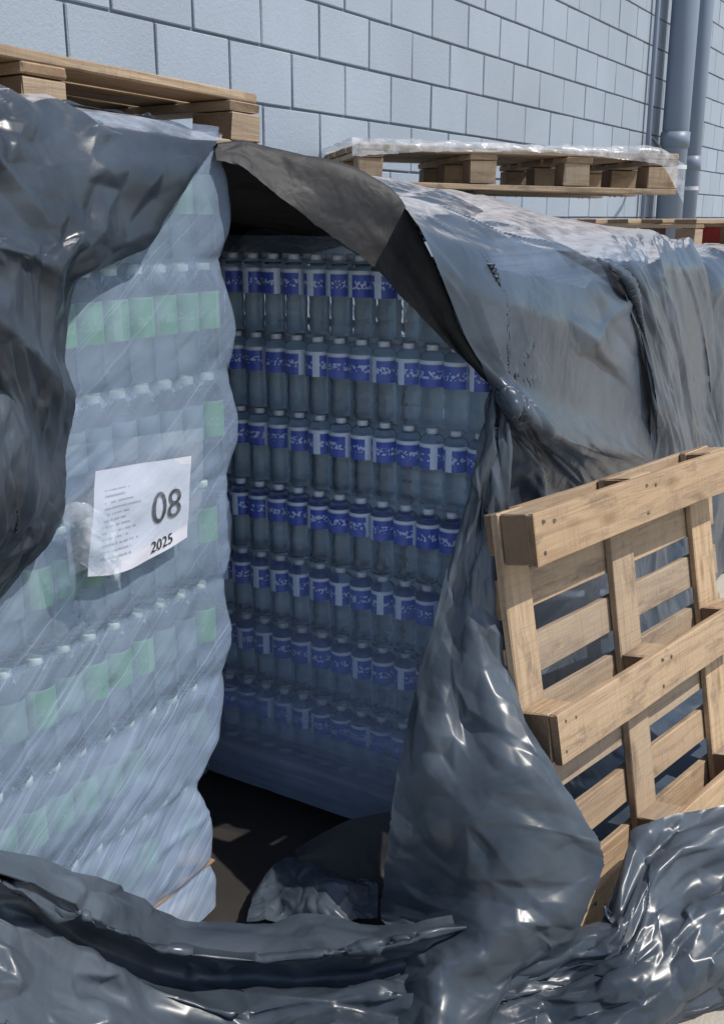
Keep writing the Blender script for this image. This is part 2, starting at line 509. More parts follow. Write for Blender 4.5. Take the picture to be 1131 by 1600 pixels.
M['inner_b'] = mat_plain('inner_bottle_blue', (0.62, 0.67, 0.72), 0.3, 0.5, 0.2)
M['water_a'] = mat_bottle('pale_green_bottle', (0.80, 0.93, 0.90))
M['water_b'] = mat_bottle('clear_bottle', (0.84, 0.93, 0.98))
t, c, z = mat_label('blue_label', (0.024, 0.062, 0.42), None, (0.66, 0.72, 0.86))
c = t.mix(t.rng(z, 0.143, 0.146, 0, 1), c, (0.70, 0.73, 0.80))
M['label_b'] = t.done(t.principled(c, 0.35, None, 0.5).outputs[0])
t, c, z = mat_label('green_label', (0.055, 0.23, 0.06), None, (0.16, 0.30, 0.17))
c = t.mix(t.rng(z, 0.160, 0.164, 0, 1), c, (0.17, 0.27, 0.22))
c = t.mix(t.rng(t.rand(), 0.40, 0.75, 0.0, 0.95), c, (0.10, 0.15, 0.17))
M['label_a'] = t.done(t.principled(c, 0.35, None, 0.5).outputs[0])
M['cap_b'] = mat_plain('blue_cap', (0.74, 0.77, 0.82), 0.4)
M['cap_a'] = mat_plain('pale_cap', (0.62, 0.70, 0.62), 0.4)
M['wood'] = mat_wood('pine_pallet_wood', (0.49, 0.355, 0.225), (0.29, 0.19, 0.115), (0.185, 0.14, 0.10))
M['wood_old'] = mat_wood('weathered_pallet_wood', (0.46, 0.34, 0.22), (0.28, 0.19, 0.115), (0.20, 0.15, 0.105))
M['pipe'] = mat_plain('painted_pipe', (0.19, 0.235, 0.30), 0.45, 0.5, 0.06, 0.05, 6)
M['strap'] = mat_plain('galvanised_strap', (0.55, 0.56, 0.58), 0.4, 0.5, 0.1)
M['ink'] = mat_plain('black_ink', (0.015, 0.015, 0.02), 0.6, 0.3)
M['red'] = mat_plain('red_plastic', (0.42, 0.04, 0.035), 0.4, 0.5, 0.15)
M['cord'] = mat_plain('dark_cord', (0.04, 0.04, 0.045), 0.7)
M['nail'] = mat_plain('nail_head', (0.12, 0.11, 0.10), 0.5)
M['card'] = mat_plain('brown_cardboard', (0.30, 0.19, 0.12), 0.8, 0.2, 0.15)

def mat_wall(name, base, var, joint=False):
    t = NT(name); o = t.obj()
    geo = t.n('NewGeometry').outputs['Position']
    stain = t.noise(t.mapping(geo, (0.7, 0.7, 0.45)), 1.4, 6, 0.62, 0.4)
    fine = t.noise(geo, 60, 5, 0.65)
    pit = t.noise(geo, 190, 2, 0.5)
    c = t.mix(t.rng(stain, 0.35, 0.68, 0, 1), tuple(x * (1 - var) for x in base), tuple(x * (1 + var) for x in base))
    c = t.mix(t.rng(t.rand(), 0, 1, 0, 0.40), c, tuple(x * 0.78 for x in base))
    c = t.mix(t.rng(fine, 0.5, 0.75, 0, 0.25), c, tuple(x * 0.75 for x in base))
    nrm = t.bump(t.math('ADD', fine, t.math('MULTIPLY', pit, 0.5)), 0.4, 0.006)
    return t.done(t.principled(c, 0.7, nrm, 0.3).outputs[0])
M['block'] = mat_wall('painted_block', (0.322, 0.372, 0.435), 0.09)
M['joint'] = mat_wall('painted_joint', (0.15, 0.18, 0.22), 0.1)

def mat_ground():
    t = NT('concrete_paving'); geo = t.n('NewGeometry').outputs['Position']
    a = t.noise(geo, 1.3, 6, 0.6, 0.3); b = t.noise(geo, 14, 6, 0.65); c_ = t.noise(geo, 160, 3, 0.6)
    c = t.ramp(a, [(0.3, (0.36, 0.33, 0.28)), (0.7, (0.50, 0.46, 0.39))])
    c = t.mix(t.rng(b, 0.52, 0.72, 0, 0.5), c, (0.30, 0.26, 0.20))
    nrm = t.bump(t.math('ADD', b, t.math('MULTIPLY', c_, 0.5)), 0.4, 0.01)
    return t.done(t.principled(c, 0.85, nrm, 0.25).outputs[0])
M['ground'] = mat_ground()

def mat_paper():
    t = NT('printed_paper'); uv = t.n('TexCoord').outputs['UV']
    sep = t.n('SeparateXYZ'); t.l(uv, sep.inputs[0])
    u, v = sep.outputs[0], sep.outputs[1]
    # rows of small illegible print, ragged on the right
    rows = t.math('FRACT', t.math('MULTIPLY', v, 17.0))
    inrow = t.math('MULTIPLY', t.math('GREATER_THAN', rows, 0.35), t.math('LESS_THAN', rows, 0.72))
    rowid = t.math('FLOOR', t.math('MULTIPLY', v, 17.0))
    cmb = t.n('CombineXYZ'); t.l(t.math('MULTIPLY', u, 34.0), cmb.inputs[0]); t.l(t.math('MULTIPLY', rowid, 3.7), cmb.inputs[1])
    word = t.math('GREATER_THAN', t.noise(cmb.outputs[0], 1.0, 2), 0.43)
    c2 = t.n('CombineXYZ'); t.l(t.math('MULTIPLY', rowid, 1.37), c2.inputs[0])
    endr = t.rng(t.noise(c2.outputs[0], 1.0, 1), 0.3, 0.7, 0.12, 0.62)
    region = t.math('MULTIPLY', t.math('GREATER_THAN', u, 0.10), t.math('LESS_THAN', u, endr))
    region = t.math('MULTIPLY', region, t.math('MULTIPLY', t.math('GREATER_THAN', v, 0.10), t.math('LESS_THAN', v, 0.80)))
    ink = t.math('MULTIPLY', t.math('MULTIPLY', inrow, word), region)
    c = t.mix(t.math('MULTIPLY', ink, 0.6), (0.60, 0.615, 0.69), (0.16, 0.17, 0.20))
    return t.done(t.principled(c, 0.5, t.bump(t.noise(t.obj(), 25, 3), 0.25, 0.006), 0.4).outputs[0])
M['paper'] = mat_paper()

# ------------------------------------------------------------------ control grids of the plastic sheets (metres)
GRID = {
    'SHEET_A': [
        [(0.300, 2.300, 1.600), (0.750, 2.300, 1.620), (1.100, 2.300, 1.640), (1.450, 2.300, 1.640), (1.700, 2.300, 1.620)],
        [(0.300, 1.750, 1.750), (0.750, 1.750, 1.752), (1.100, 1.750, 1.752), (1.450, 1.750, 1.752), (1.700, 1.750, 1.745)],
        [(0.300, 1.520, 1.745), (0.750, 1.520, 1.750), (1.100, 1.520, 1.752), (1.450, 1.520, 1.752), (1.710, 1.520, 1.745)],
        [(0.979, 1.460, 1.808), (1.164, 1.460, 1.806), (1.364, 1.460, 1.805), (1.599, 1.460, 1.801), (1.811, 1.455, 1.774)],
        [(0.909, 1.360, 1.774), (1.078, 1.355, 1.766), (1.263, 1.355, 1.763), (1.473, 1.355, 1.757), (1.702, 1.370, 1.751)],
        [(0.854, 1.290, 1.711), (1.018, 1.290, 1.696), (1.178, 1.300, 1.686), (1.371, 1.310, 1.679), (1.578, 1.345, 1.673)],
        [(0.840, 1.280, 1.663), (1.011, 1.290, 1.644), (1.141, 1.280, 1.628), (1.312, 1.310, 1.616), (1.488, 1.340, 1.602)],
        [(0.828, 1.270, 1.624), (0.990, 1.270, 1.600), (1.128, 1.285, 1.581), (1.265, 1.290, 1.567), (1.444, 1.335, 1.550)],
        [(0.792, 1.220, 1.600), (0.955, 1.230, 1.570), (1.073, 1.240, 1.550), (1.165, 1.270, 1.518), (1.252, 1.325, 1.497)],
        [(0.804, 1.240, 1.592), (0.969, 1.250, 1.559), (1.088, 1.260, 1.535), (1.165, 1.280, 1.495), (1.241, 1.330, 1.470)],
        [(0.821, 1.270, 1.576), (0.982, 1.270, 1.539), (1.072, 1.260, 1.498), (1.157, 1.290, 1.453), (1.231, 1.335, 1.426)],
        [(0.812, 1.260, 1.557), (0.971, 1.260, 1.513), (1.047, 1.250, 1.463), (1.136, 1.280, 1.405), (1.218, 1.330, 1.372)],
        [(0.765, 1.190, 1.548), (0.915, 1.190, 1.505), (1.000, 1.190, 1.447), (1.091, 1.220, 1.379), (1.193, 1.280, 1.312)],
        [(0.775, 1.210, 1.532), (0.928, 1.210, 1.482), (1.007, 1.210, 1.413), (1.106, 1.250, 1.324), (1.199, 1.310, 1.258)],
        [(0.803, 1.260, 1.497), (0.960, 1.260, 1.424), (1.035, 1.260, 1.339), (1.104, 1.270, 1.256), (1.190, 1.320, 1.195)],
        [(0.756, 1.210, 1.400), (0.898, 1.200, 1.310), (0.976, 1.210, 1.248), (1.071, 1.250, 1.181), (1.173, 1.310, 1.127)],
        [(0.755, 1.240, 1.263), (0.913, 1.240, 1.180), (0.971, 1.240, 1.146), (1.048, 1.270, 1.105), (1.139, 1.320, 1.066)],
        [(0.761, 1.270, 1.169), (0.903, 1.270, 1.099), (0.953, 1.280, 1.072), (1.007, 1.290, 1.048), (1.079, 1.330, 1.019)],
        [(0.767, 1.300, 1.078), (0.842, 1.300, 1.043), (0.889, 1.310, 1.019), (0.951, 1.320, 0.993), (1.014, 1.340, 0.970)],
    ],
    'HOOD': [
        [(1.620, 2.240, 0.350), (1.740, 2.240, 0.350), (1.860, 2.240, 0.350), (2.000, 2.240, 0.350), (2.120, 2.240, 0.350), (2.250, 2.240, 0.350), (2.400, 2.240, 0.350), (2.600, 2.240, 0.350)],
        [(1.660, 2.220, 1.300), (1.760, 2.220, 1.300), (1.870, 2.220, 1.300), (2.000, 2.220, 1.300), (2.120, 2.220, 1.300), (2.250, 2.220, 1.300), (2.400, 2.220, 1.300), (2.600, 2.220, 1.300)],
        [(1.680, 2.100, 1.580), (1.780, 2.100, 1.580), (1.880, 2.080, 1.580), (2.000, 2.050, 1.585), (2.120, 2.000, 1.585), (2.200, 1.950, 1.580), (2.300, 1.900, 1.570), (2.400, 1.850, 1.560)],
        [(1.680, 1.720, 1.660), (1.790, 1.720, 1.650), (1.900, 1.700, 1.630), (2.010, 1.650, 1.620), (2.090, 1.580, 1.600), (2.120, 1.500, 1.580), (2.140, 1.420, 1.560), (2.140, 1.350, 1.550)],
        [(1.690, 1.382, 1.744), (1.760, 1.352, 1.758), (1.840, 1.274, 1.738), (1.920, 1.184, 1.713), (1.975, 1.113, 1.655), (2.000, 1.047, 1.519), (2.015, 0.989, 1.372), (2.020, 0.909, 1.258)],
        [(1.675, 1.365, 1.726), (1.725, 1.333, 1.730), (1.790, 1.264, 1.681), (1.865, 1.187, 1.628), (1.930, 1.117, 1.559), (1.970, 1.048, 1.453), (1.990, 0.986, 1.352), (2.015, 0.905, 1.254)],
        [(1.665, 1.355, 1.709), (1.700, 1.326, 1.698), (1.755, 1.267, 1.637), (1.830, 1.201, 1.570), (1.900, 1.129, 1.499), (1.945, 1.062, 1.412), (1.975, 0.988, 1.333), (2.010, 0.901, 1.249)],
    ],
    'SHEET_B': [
        [(2.060, 2.360, 0.400), (2.300, 2.360, 0.400), (2.600, 2.360, 0.400), (2.850, 2.360, 0.400), (3.050, 2.360, 0.400), (3.200, 2.360, 0.400)],
        [(2.060, 2.330, 1.350), (2.300, 2.330, 1.400), (2.600, 2.330, 1.400), (2.850, 2.330, 1.400), (3.050, 2.330, 1.400), (3.200, 2.330, 1.350)],
        [(2.060, 2.250, 1.600), (2.300, 2.250, 1.600), (2.600, 2.250, 1.600), (2.850, 2.250, 1.570), (3.050, 2.250, 1.520), (3.200, 2.250, 1.450)],
        [(2.060, 1.700, 1.665), (2.300, 1.700, 1.685), (2.600, 1.700, 1.690), (2.900, 1.700, 1.690), (3.100, 1.700, 1.670), (3.300, 1.700, 1.600)],
        [(2.140, 1.250, 1.653), (2.396, 1.250, 1.634), (2.682, 1.220, 1.592), (2.887, 1.150, 1.543), (3.133, 1.100, 1.502), (3.431, 1.080, 1.437)],
        [(1.919, 1.060, 1.610), (2.035, 1.030, 1.584), (2.259, 1.010, 1.550), (2.489, 0.990, 1.520), (2.743, 0.970, 1.480), (3.156, 0.970, 1.403)],
        [(1.776, 0.960, 1.586), (1.911, 0.945, 1.557), (2.117, 0.930, 1.520), (2.335, 0.910, 1.470), (2.633, 0.900, 1.405), (3.042, 0.920, 1.336)],
        [(1.815, 0.930, 1.493), (1.912, 0.900, 1.467), (2.056, 0.870, 1.437), (2.259, 0.860, 1.386), (2.603, 0.870, 1.314), (3.065, 0.900, 1.232)],
        [(1.900, 0.915, 1.369), (1.970, 0.880, 1.360), (2.133, 0.860, 1.322), (2.360, 0.860, 1.266), (2.721, 0.880, 1.181), (3.205, 0.900, 1.077)],
        [(1.997, 0.905, 1.270), (2.029, 0.870, 1.260), (2.179, 0.850, 1.213), (2.396, 0.850, 1.147), (2.773, 0.870, 1.050), (3.256, 0.890, 0.942)],
        [(2.022, 0.900, 1.239), (1.992, 0.840, 1.210), (2.125, 0.810, 1.147), (2.291, 0.800, 1.087), (2.620, 0.820, 1.003), (3.274, 0.880, 0.856)],
        [(2.077, 0.910, 1.176), (2.130, 0.880, 1.126), (2.272, 0.860, 1.063), (2.467, 0.850, 1.000), (2.780, 0.860, 0.925), (3.360, 0.890, 0.781)],
        [(2.077, 0.900, 1.075), (2.164, 0.870, 1.043), (2.352, 0.870, 0.978), (2.608, 0.880, 0.901), (2.933, 0.890, 0.811), (3.456, 0.900, 0.675)],
        [(2.050, 0.935, 0.800), (2.250, 0.930, 0.800), (2.450, 0.930, 0.800), (2.650, 0.930, 0.800), (2.850, 0.930, 0.800), (3.150, 0.930, 0.800)],
        [(2.060, 0.920, 0.400), (2.250, 0.900, 0.400), (2.450, 0.910, 0.400), (2.650, 0.900, 0.400), (2.850, 0.900, 0.400), (3.150, 0.900, 0.400)],
        [(2.070, 0.880, 0.140), (2.250, 0.860, 0.140), (2.450, 0.860, 0.140), (2.650, 0.850, 0.140), (2.850, 0.850, 0.140), (3.150, 0.850, 0.140)],
        [(2.070, 0.800, 0.030), (2.250, 0.780, 0.030), (2.450, 0.760, 0.030), (2.650, 0.740, 0.030), (2.850, 0.720, 0.030), (3.150, 0.700, 0.030)],
        [(2.030, 0.500, 0.006), (2.250, 0.460, 0.006), (2.450, 0.420, 0.006), (2.650, 0.380, 0.006), (2.850, 0.340, 0.006), (3.150, 0.300, 0.006)],
    ],
    'FLAP': [
        [(2.018, 0.906, 1.252), (2.018, 0.902, 1.249), (2.017, 0.895, 1.247), (2.019, 0.890, 1.243), (2.024, 0.886, 1.234)],
        [(1.997, 0.909, 1.175), (1.984, 0.891, 1.176), (1.983, 0.880, 1.173), (1.992, 0.873, 1.170), (2.014, 0.872, 1.159)],
        [(1.974, 0.918, 1.087), (1.964, 0.894, 1.089), (1.963, 0.876, 1.088), (1.979, 0.867, 1.082), (2.003, 0.861, 1.071)],
        [(1.941, 0.936, 0.951), (1.937, 0.905, 0.955), (1.931, 0.876, 0.956), (1.951, 0.858, 0.950), (1.997, 0.852, 0.930)],
        [(1.887, 0.951, 0.817), (1.905, 0.920, 0.814), (1.895, 0.880, 0.822), (1.920, 0.855, 0.813), (1.979, 0.844, 0.787)],
        [(1.833, 0.964, 0.682), (1.840, 0.916, 0.688), (1.854, 0.874, 0.689), (1.885, 0.838, 0.680), (1.942, 0.811, 0.655)],
        [(1.778, 0.965, 0.555), (1.777, 0.896, 0.571), (1.816, 0.849, 0.567), (1.813, 0.783, 0.583), (1.861, 0.736, 0.568)],
        [(1.711, 0.964, 0.429), (1.719, 0.883, 0.450), (1.740, 0.799, 0.466), (1.760, 0.715, 0.485), (1.837, 0.644, 0.474)],
        [(1.665, 0.955, 0.312), (1.670, 0.861, 0.337), (1.700, 0.762, 0.355), (1.726, 0.654, 0.381), (1.832, 0.546, 0.355)],
        [(1.652, 0.958, 0.207), (1.660, 0.858, 0.229), (1.647, 0.730, 0.286), (1.708, 0.635, 0.291), (1.819, 0.528, 0.317)],
        [(1.648, 0.965, 0.133), (1.652, 0.852, 0.160), (1.587, 0.691, 0.251), (1.660, 0.605, 0.240), (1.758, 0.549, 0.212)],
        [(1.556, 0.844, 0.149), (1.532, 0.751, 0.197), (1.571, 0.668, 0.199), (1.657, 0.608, 0.165), (1.728, 0.565, 0.152)],
        [(1.507, 0.831, 0.105), (1.490, 0.736, 0.156), (1.552, 0.684, 0.134), (1.607, 0.646, 0.122), (1.679, 0.607, 0.119)],
        [(1.447, 0.805, 0.079), (1.441, 0.718, 0.122), (1.495, 0.679, 0.101), (1.573, 0.660, 0.081), (1.636, 0.638, 0.086)],
        [(1.375, 0.767, 0.050), (1.376, 0.684, 0.084), (1.433, 0.658, 0.060), (1.514, 0.656, 0.044), (1.579, 0.652, 0.048)],
    ],
    'FRONT': [
        [(0.755, 1.406, 0.745), (0.926, 1.351, 0.612), (1.034, 1.296, 0.542), (1.176, 1.282, 0.395), (1.359, 1.262, 0.213), (1.493, 1.148, 0.152), (1.579, 0.976, 0.167), (1.614, 0.826, 0.216), (1.697, 0.690, 0.215)],
        [(0.731, 1.367, 0.751), (0.896, 1.309, 0.627), (0.998, 1.262, 0.555), (1.122, 1.243, 0.418), (1.296, 1.222, 0.245), (1.423, 1.104, 0.188), (1.516, 0.936, 0.197), (1.565, 0.800, 0.239), (1.687, 0.686, 0.213)],
        [(0.706, 1.333, 0.723), (0.864, 1.271, 0.607), (0.952, 1.227, 0.536), (1.063, 1.209, 0.399), (1.227, 1.187, 0.230), (1.357, 1.063, 0.172), (1.455, 0.899, 0.200), (1.527, 0.780, 0.235), (1.683, 0.686, 0.201)],
        [(0.727, 1.383, 0.658), (0.893, 1.321, 0.530), (0.980, 1.278, 0.458), (1.094, 1.273, 0.315), (1.258, 1.246, 0.140), (1.333, 1.178, 0.093), (1.415, 1.044, 0.093), (1.524, 0.880, 0.118), (1.611, 0.714, 0.183)],
        [(0.710, 1.360, 0.640), (0.869, 1.293, 0.518), (0.953, 1.256, 0.447), (1.050, 1.240, 0.345), (1.189, 1.188, 0.190), (1.291, 1.039, 0.115), (1.388, 0.947, 0.126), (1.498, 0.849, 0.130), (1.591, 0.725, 0.145)],
        [(0.705, 1.363, 0.592), (0.859, 1.286, 0.475), (0.935, 1.247, 0.412), (1.031, 1.232, 0.310), (1.170, 1.181, 0.157), (1.273, 1.034, 0.087), (1.387, 0.916, 0.103), (1.487, 0.829, 0.098), (1.562, 0.717, 0.116)],
        [(0.669, 1.311, 0.571), (0.816, 1.233, 0.471), (0.891, 1.197, 0.408), (0.980, 1.178, 0.312), (1.117, 1.132, 0.166), (1.216, 0.990, 0.091), (1.349, 0.876, 0.099), (1.453, 0.802, 0.091), (1.527, 0.706, 0.102)],
        [(0.638, 1.274, 0.521), (0.778, 1.191, 0.424), (0.846, 1.150, 0.372), (0.933, 1.132, 0.273), (1.048, 1.071, 0.140), (1.145, 0.936, 0.072), (1.282, 0.813, 0.076), (1.384, 0.742, 0.070), (1.478, 0.686, 0.028)],
        [(0.689, 1.476, 0.020), (0.803, 1.290, 0.020), (0.854, 1.206, 0.020), (0.902, 1.127, 0.020), (0.974, 1.011, 0.020), (1.068, 0.879, 0.020), (1.178, 0.748, 0.020), (1.255, 0.670, 0.020), (1.341, 0.606, 0.020)],
    ],
    'PILE': [
        [(1.620, 0.782, 0.116), (1.665, 0.700, 0.101), (1.735, 0.616, 0.119), (1.803, 0.561, 0.149), (1.867, 0.503, 0.162), (2.056, 0.520, 0.248), (2.149, 0.460, 0.270), (2.255, 0.370, 0.277), (2.397, 0.225, 0.288)],
        [(1.591, 0.767, 0.112), (1.642, 0.697, 0.099), (1.700, 0.611, 0.117), (1.760, 0.550, 0.146), (1.806, 0.483, 0.161), (1.941, 0.468, 0.245), (2.039, 0.416, 0.262), (2.141, 0.342, 0.249), (2.299, 0.206, 0.253)],
        [(1.579, 0.760, 0.100), (1.627, 0.697, 0.091), (1.692, 0.614, 0.099), (1.734, 0.542, 0.127), (1.768, 0.463, 0.157), (1.890, 0.425, 0.199), (2.021, 0.384, 0.185), (2.113, 0.330, 0.180), (2.261, 0.193, 0.187)],
        [(1.566, 0.754, 0.088), (1.607, 0.687, 0.088), (1.680, 0.609, 0.089), (1.737, 0.536, 0.089), (1.785, 0.452, 0.117), (1.862, 0.390, 0.161), (1.931, 0.348, 0.179), (2.006, 0.306, 0.179), (2.170, 0.178, 0.181)],
        [(1.545, 0.743, 0.078), (1.586, 0.677, 0.080), (1.650, 0.597, 0.088), (1.692, 0.513, 0.097), (1.749, 0.430, 0.115), (1.839, 0.371, 0.130), (1.906, 0.326, 0.139), (1.983, 0.296, 0.131), (2.138, 0.168, 0.140)],
        [(1.521, 0.730, 0.056), (1.555, 0.662, 0.068), (1.626, 0.586, 0.067), (1.679, 0.501, 0.073), (1.744, 0.422, 0.084), (1.826, 0.357, 0.100), (1.892, 0.312, 0.108), (1.935, 0.284, 0.111), (2.088, 0.158, 0.120)],
        [(1.444, 0.691, 0.046), (1.500, 0.623, 0.050), (1.572, 0.557, 0.038), (1.645, 0.482, 0.044), (1.727, 0.410, 0.048), (1.821, 0.354, 0.046), (1.888, 0.306, 0.047), (1.938, 0.265, 0.050), (2.084, 0.151, 0.060)],
        [(1.318, 0.626, 0.015), (1.410, 0.580, 0.015), (1.499, 0.526, 0.010), (1.607, 0.466, 0.010), (1.725, 0.421, 0.010), (1.828, 0.359, 0.010), (1.906, 0.307, 0.010), (1.972, 0.262, 0.010), (2.120, 0.151, 0.010)],
    ],
    'SHEET_C': [
        [(3.020, 2.300, 1.600), (3.300, 2.300, 1.600), (3.600, 2.300, 1.600), (3.900, 2.300, 1.580), (4.050, 2.300, 1.500)],
        [(2.980, 1.750, 1.660), (3.300, 1.720, 1.680), (3.600, 1.700, 1.660), (3.900, 1.700, 1.600), (4.080, 1.650, 1.500)],
        [(2.543, 1.100, 1.531), (3.042, 1.150, 1.535), (3.430, 1.120, 1.549), (3.799, 1.100, 1.551), (4.207, 1.100, 1.523)],
        [(2.513, 1.000, 1.529), (2.821, 1.000, 1.518), (3.131, 0.980, 1.511), (3.470, 0.980, 1.511), (3.982, 1.000, 1.486)],
        [(2.604, 0.940, 1.518), (2.776, 0.920, 1.497), (2.944, 0.900, 1.475), (3.271, 0.900, 1.467), (3.973, 0.950, 1.418)],
        [(2.791, 0.890, 1.453), (2.859, 0.880, 1.437), (2.984, 0.870, 1.406), (3.312, 0.880, 1.378), (4.097, 0.940, 1.294)],
        [(2.826, 0.880, 1.406), (2.918, 0.870, 1.374), (3.052, 0.860, 1.310), (3.402, 0.870, 1.261), (4.176, 0.930, 1.142)],
        [(2.962, 0.880, 1.280), (3.006, 0.860, 1.240), (3.182, 0.860, 1.183), (3.581, 0.880, 1.104), (4.285, 0.930, 0.977)],
        [(3.099, 0.880, 1.094), (3.096, 0.850, 1.073), (3.304, 0.860, 1.015), (3.702, 0.880, 0.929), (4.384, 0.930, 0.789)],
        [(3.201, 0.880, 0.916), (3.250, 0.860, 0.899), (3.475, 0.870, 0.833), (3.883, 0.890, 0.736), (4.515, 0.930, 0.585)],
        [(3.020, 0.930, 0.500), (3.200, 0.910, 0.500), (3.400, 0.920, 0.500), (3.700, 0.930, 0.500), (4.100, 0.950, 0.500)],
        [(3.020, 0.860, 0.120), (3.200, 0.840, 0.120), (3.400, 0.840, 0.120), (3.700, 0.850, 0.120), (4.100, 0.870, 0.120)],
        [(3.000, 0.660, 0.020), (3.200, 0.640, 0.020), (3.400, 0.620, 0.020), (3.700, 0.620, 0.020), (4.100, 0.640, 0.020)],
        [(3.000, 0.280, 0.010), (3.200, 0.260, 0.010), (3.400, 0.250, 0.010), (3.700, 0.280, 0.010), (4.100, 0.300, 0.010)],
    ],
    'SHEET_D': [
        [(4.000, 2.300, 1.380), (4.400, 2.300, 1.420), (5.000, 2.300, 1.420), (5.600, 2.300, 1.420), (6.600, 2.300, 1.400)],
        [(4.000, 1.600, 1.400), (4.400, 1.600, 1.450), (5.000, 1.600, 1.450), (5.600, 1.600, 1.450), (6.600, 1.600, 1.400)],
        [(4.020, 1.120, 1.380), (4.400, 1.100, 1.460), (5.000, 1.100, 1.460), (5.600, 1.100, 1.460), (6.600, 1.100, 1.400)],
        [(4.040, 0.990, 1.300), (4.400, 0.960, 1.360), (5.000, 0.960, 1.380), (5.600, 0.960, 1.360), (6.600, 0.970, 1.320)],
        [(4.060, 0.980, 1.000), (4.400, 0.930, 1.000), (5.000, 0.940, 1.000), (5.600, 0.930, 1.000), (6.200, 0.950, 1.000)],
        [(4.060, 0.980, 0.500), (4.400, 0.930, 0.500), (5.000, 0.920, 0.500), (5.600, 0.930, 0.500), (6.200, 0.950, 0.500)],
        [(4.060, 0.960, 0.020), (4.400, 0.900, 0.020), (5.000, 0.890, 0.020), (5.600, 0.900, 0.020), (6.200, 0.920, 0.020)],
    ],
    'SCRAP': [
        [(1.734, 1.247, 0.143), (1.781, 1.208, 0.174), (1.825, 1.154, 0.205), (1.865, 1.066, 0.237)],
        [(1.720, 1.226, 0.133), (1.757, 1.178, 0.155), (1.796, 1.123, 0.172), (1.839, 1.043, 0.190)],
        [(1.711, 1.199, 0.096), (1.733, 1.150, 0.106), (1.759, 1.093, 0.118), (1.806, 1.023, 0.130)],
        [(1.656, 1.179, 0.077), (1.683, 1.117, 0.080), (1.707, 1.061, 0.087), (1.760, 0.997, 0.090)],
        [(1.621, 1.156, 0.040), (1.655, 1.099, 0.037), (1.679, 1.044, 0.044), (1.724, 0.976, 0.053)],
    ],
    'CRINKLE': [
        [(1.636, 1.304, 0.062), (1.717, 1.296, 0.109), (1.730, 1.230, 0.134), (1.735, 1.142, 0.135), (1.752, 1.039, 0.143)],
        [(1.602, 1.283, 0.067), (1.659, 1.255, 0.077), (1.679, 1.185, 0.119), (1.691, 1.099, 0.144), (1.728, 1.016, 0.137)],
        [(1.568, 1.264, 0.076), (1.617, 1.224, 0.080), (1.638, 1.149, 0.114), (1.656, 1.070, 0.130), (1.698, 0.998, 0.125)],
        [(1.526, 1.237, 0.087), (1.568, 1.188, 0.083), (1.592, 1.117, 0.099), (1.618, 1.041, 0.109), (1.666, 0.979, 0.106)],
    ],
    'PAPER': [
        [(1.255, 1.330, 1.169), (1.330, 1.328, 1.164), (1.417, 1.330, 1.156), (1.512, 1.335, 1.147)],
        [(1.249, 1.335, 1.105), (1.325, 1.332, 1.102), (1.413, 1.334, 1.096), (1.512, 1.340, 1.086)],
        [(1.244, 1.345, 1.033), (1.324, 1.342, 1.030), (1.413, 1.343, 1.026), (1.512, 1.347, 1.027)],
        [(1.235, 1.350, 0.974), (1.316, 1.347, 0.958), (1.410, 1.348, 0.963), (1.510, 1.352, 0.975)],
    ],
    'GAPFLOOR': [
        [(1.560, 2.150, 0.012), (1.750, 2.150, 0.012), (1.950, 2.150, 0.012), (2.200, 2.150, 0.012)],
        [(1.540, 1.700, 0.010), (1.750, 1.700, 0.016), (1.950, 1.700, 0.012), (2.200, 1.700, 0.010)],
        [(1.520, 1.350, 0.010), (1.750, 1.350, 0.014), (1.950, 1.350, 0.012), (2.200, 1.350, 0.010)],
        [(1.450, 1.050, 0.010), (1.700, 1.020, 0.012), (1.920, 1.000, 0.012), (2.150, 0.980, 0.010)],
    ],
    'GLAZE': [
        [(1.195, 1.335, 1.221), (1.276, 1.320, 1.219), (1.388, 1.318, 1.211), (1.562, 1.330, 1.194)],
        [(1.186, 1.330, 1.155), (1.265, 1.316, 1.149), (1.381, 1.314, 1.141), (1.553, 1.326, 1.128)],
        [(1.184, 1.330, 1.075), (1.260, 1.318, 1.072), (1.379, 1.318, 1.064), (1.549, 1.330, 1.054)],
        [(1.196, 1.340, 0.987), (1.270, 1.328, 0.992), (1.388, 1.328, 0.999), (1.543, 1.338, 1.004)],
    ],
    'TUFT': [
        [(1.185, 1.330, 1.116), (1.213, 1.320, 1.116), (1.244, 1.315, 1.098), (1.280, 1.320, 1.064)],
        [(1.174, 1.315, 1.086), (1.189, 1.290, 1.090), (1.224, 1.285, 1.070), (1.280, 1.310, 1.035)],
        [(1.186, 1.315, 1.048), (1.197, 1.285, 1.046), (1.232, 1.285, 1.027), (1.287, 1.310, 0.996)],
        [(1.226, 1.330, 1.004), (1.246, 1.320, 0.990), (1.267, 1.315, 0.970), (1.290, 1.320, 0.943)],
    ],
    'TOPFILM': [
        [(3.698, 2.473, 1.863), (3.854, 2.304, 1.859), (4.023, 2.120, 1.854), (4.193, 1.936, 1.849), (4.362, 1.753, 1.845), (4.478, 1.628, 1.842), (4.541, 1.559, 1.790)],
        [(3.536, 2.324, 1.865), (3.692, 2.155, 1.861), (3.862, 1.971, 1.856), (4.031, 1.787, 1.851), (4.201, 1.603, 1.847), (4.316, 1.479, 1.844), (4.380, 1.409, 1.792)],
        [(3.279, 2.086, 1.867), (3.435, 1.917, 1.863), (3.604, 1.733, 1.858), (3.774, 1.550, 1.853), (3.943, 1.366, 1.849), (4.059, 1.241, 1.846), (4.122, 1.172, 1.794)],
        [(3.160, 1.976, 1.865), (3.316, 1.807, 1.861), (3.485, 1.624, 1.856), (3.655, 1.440, 1.851), (3.824, 1.256, 1.847), (3.940, 1.131, 1.844), (4.003, 1.062, 1.792)],
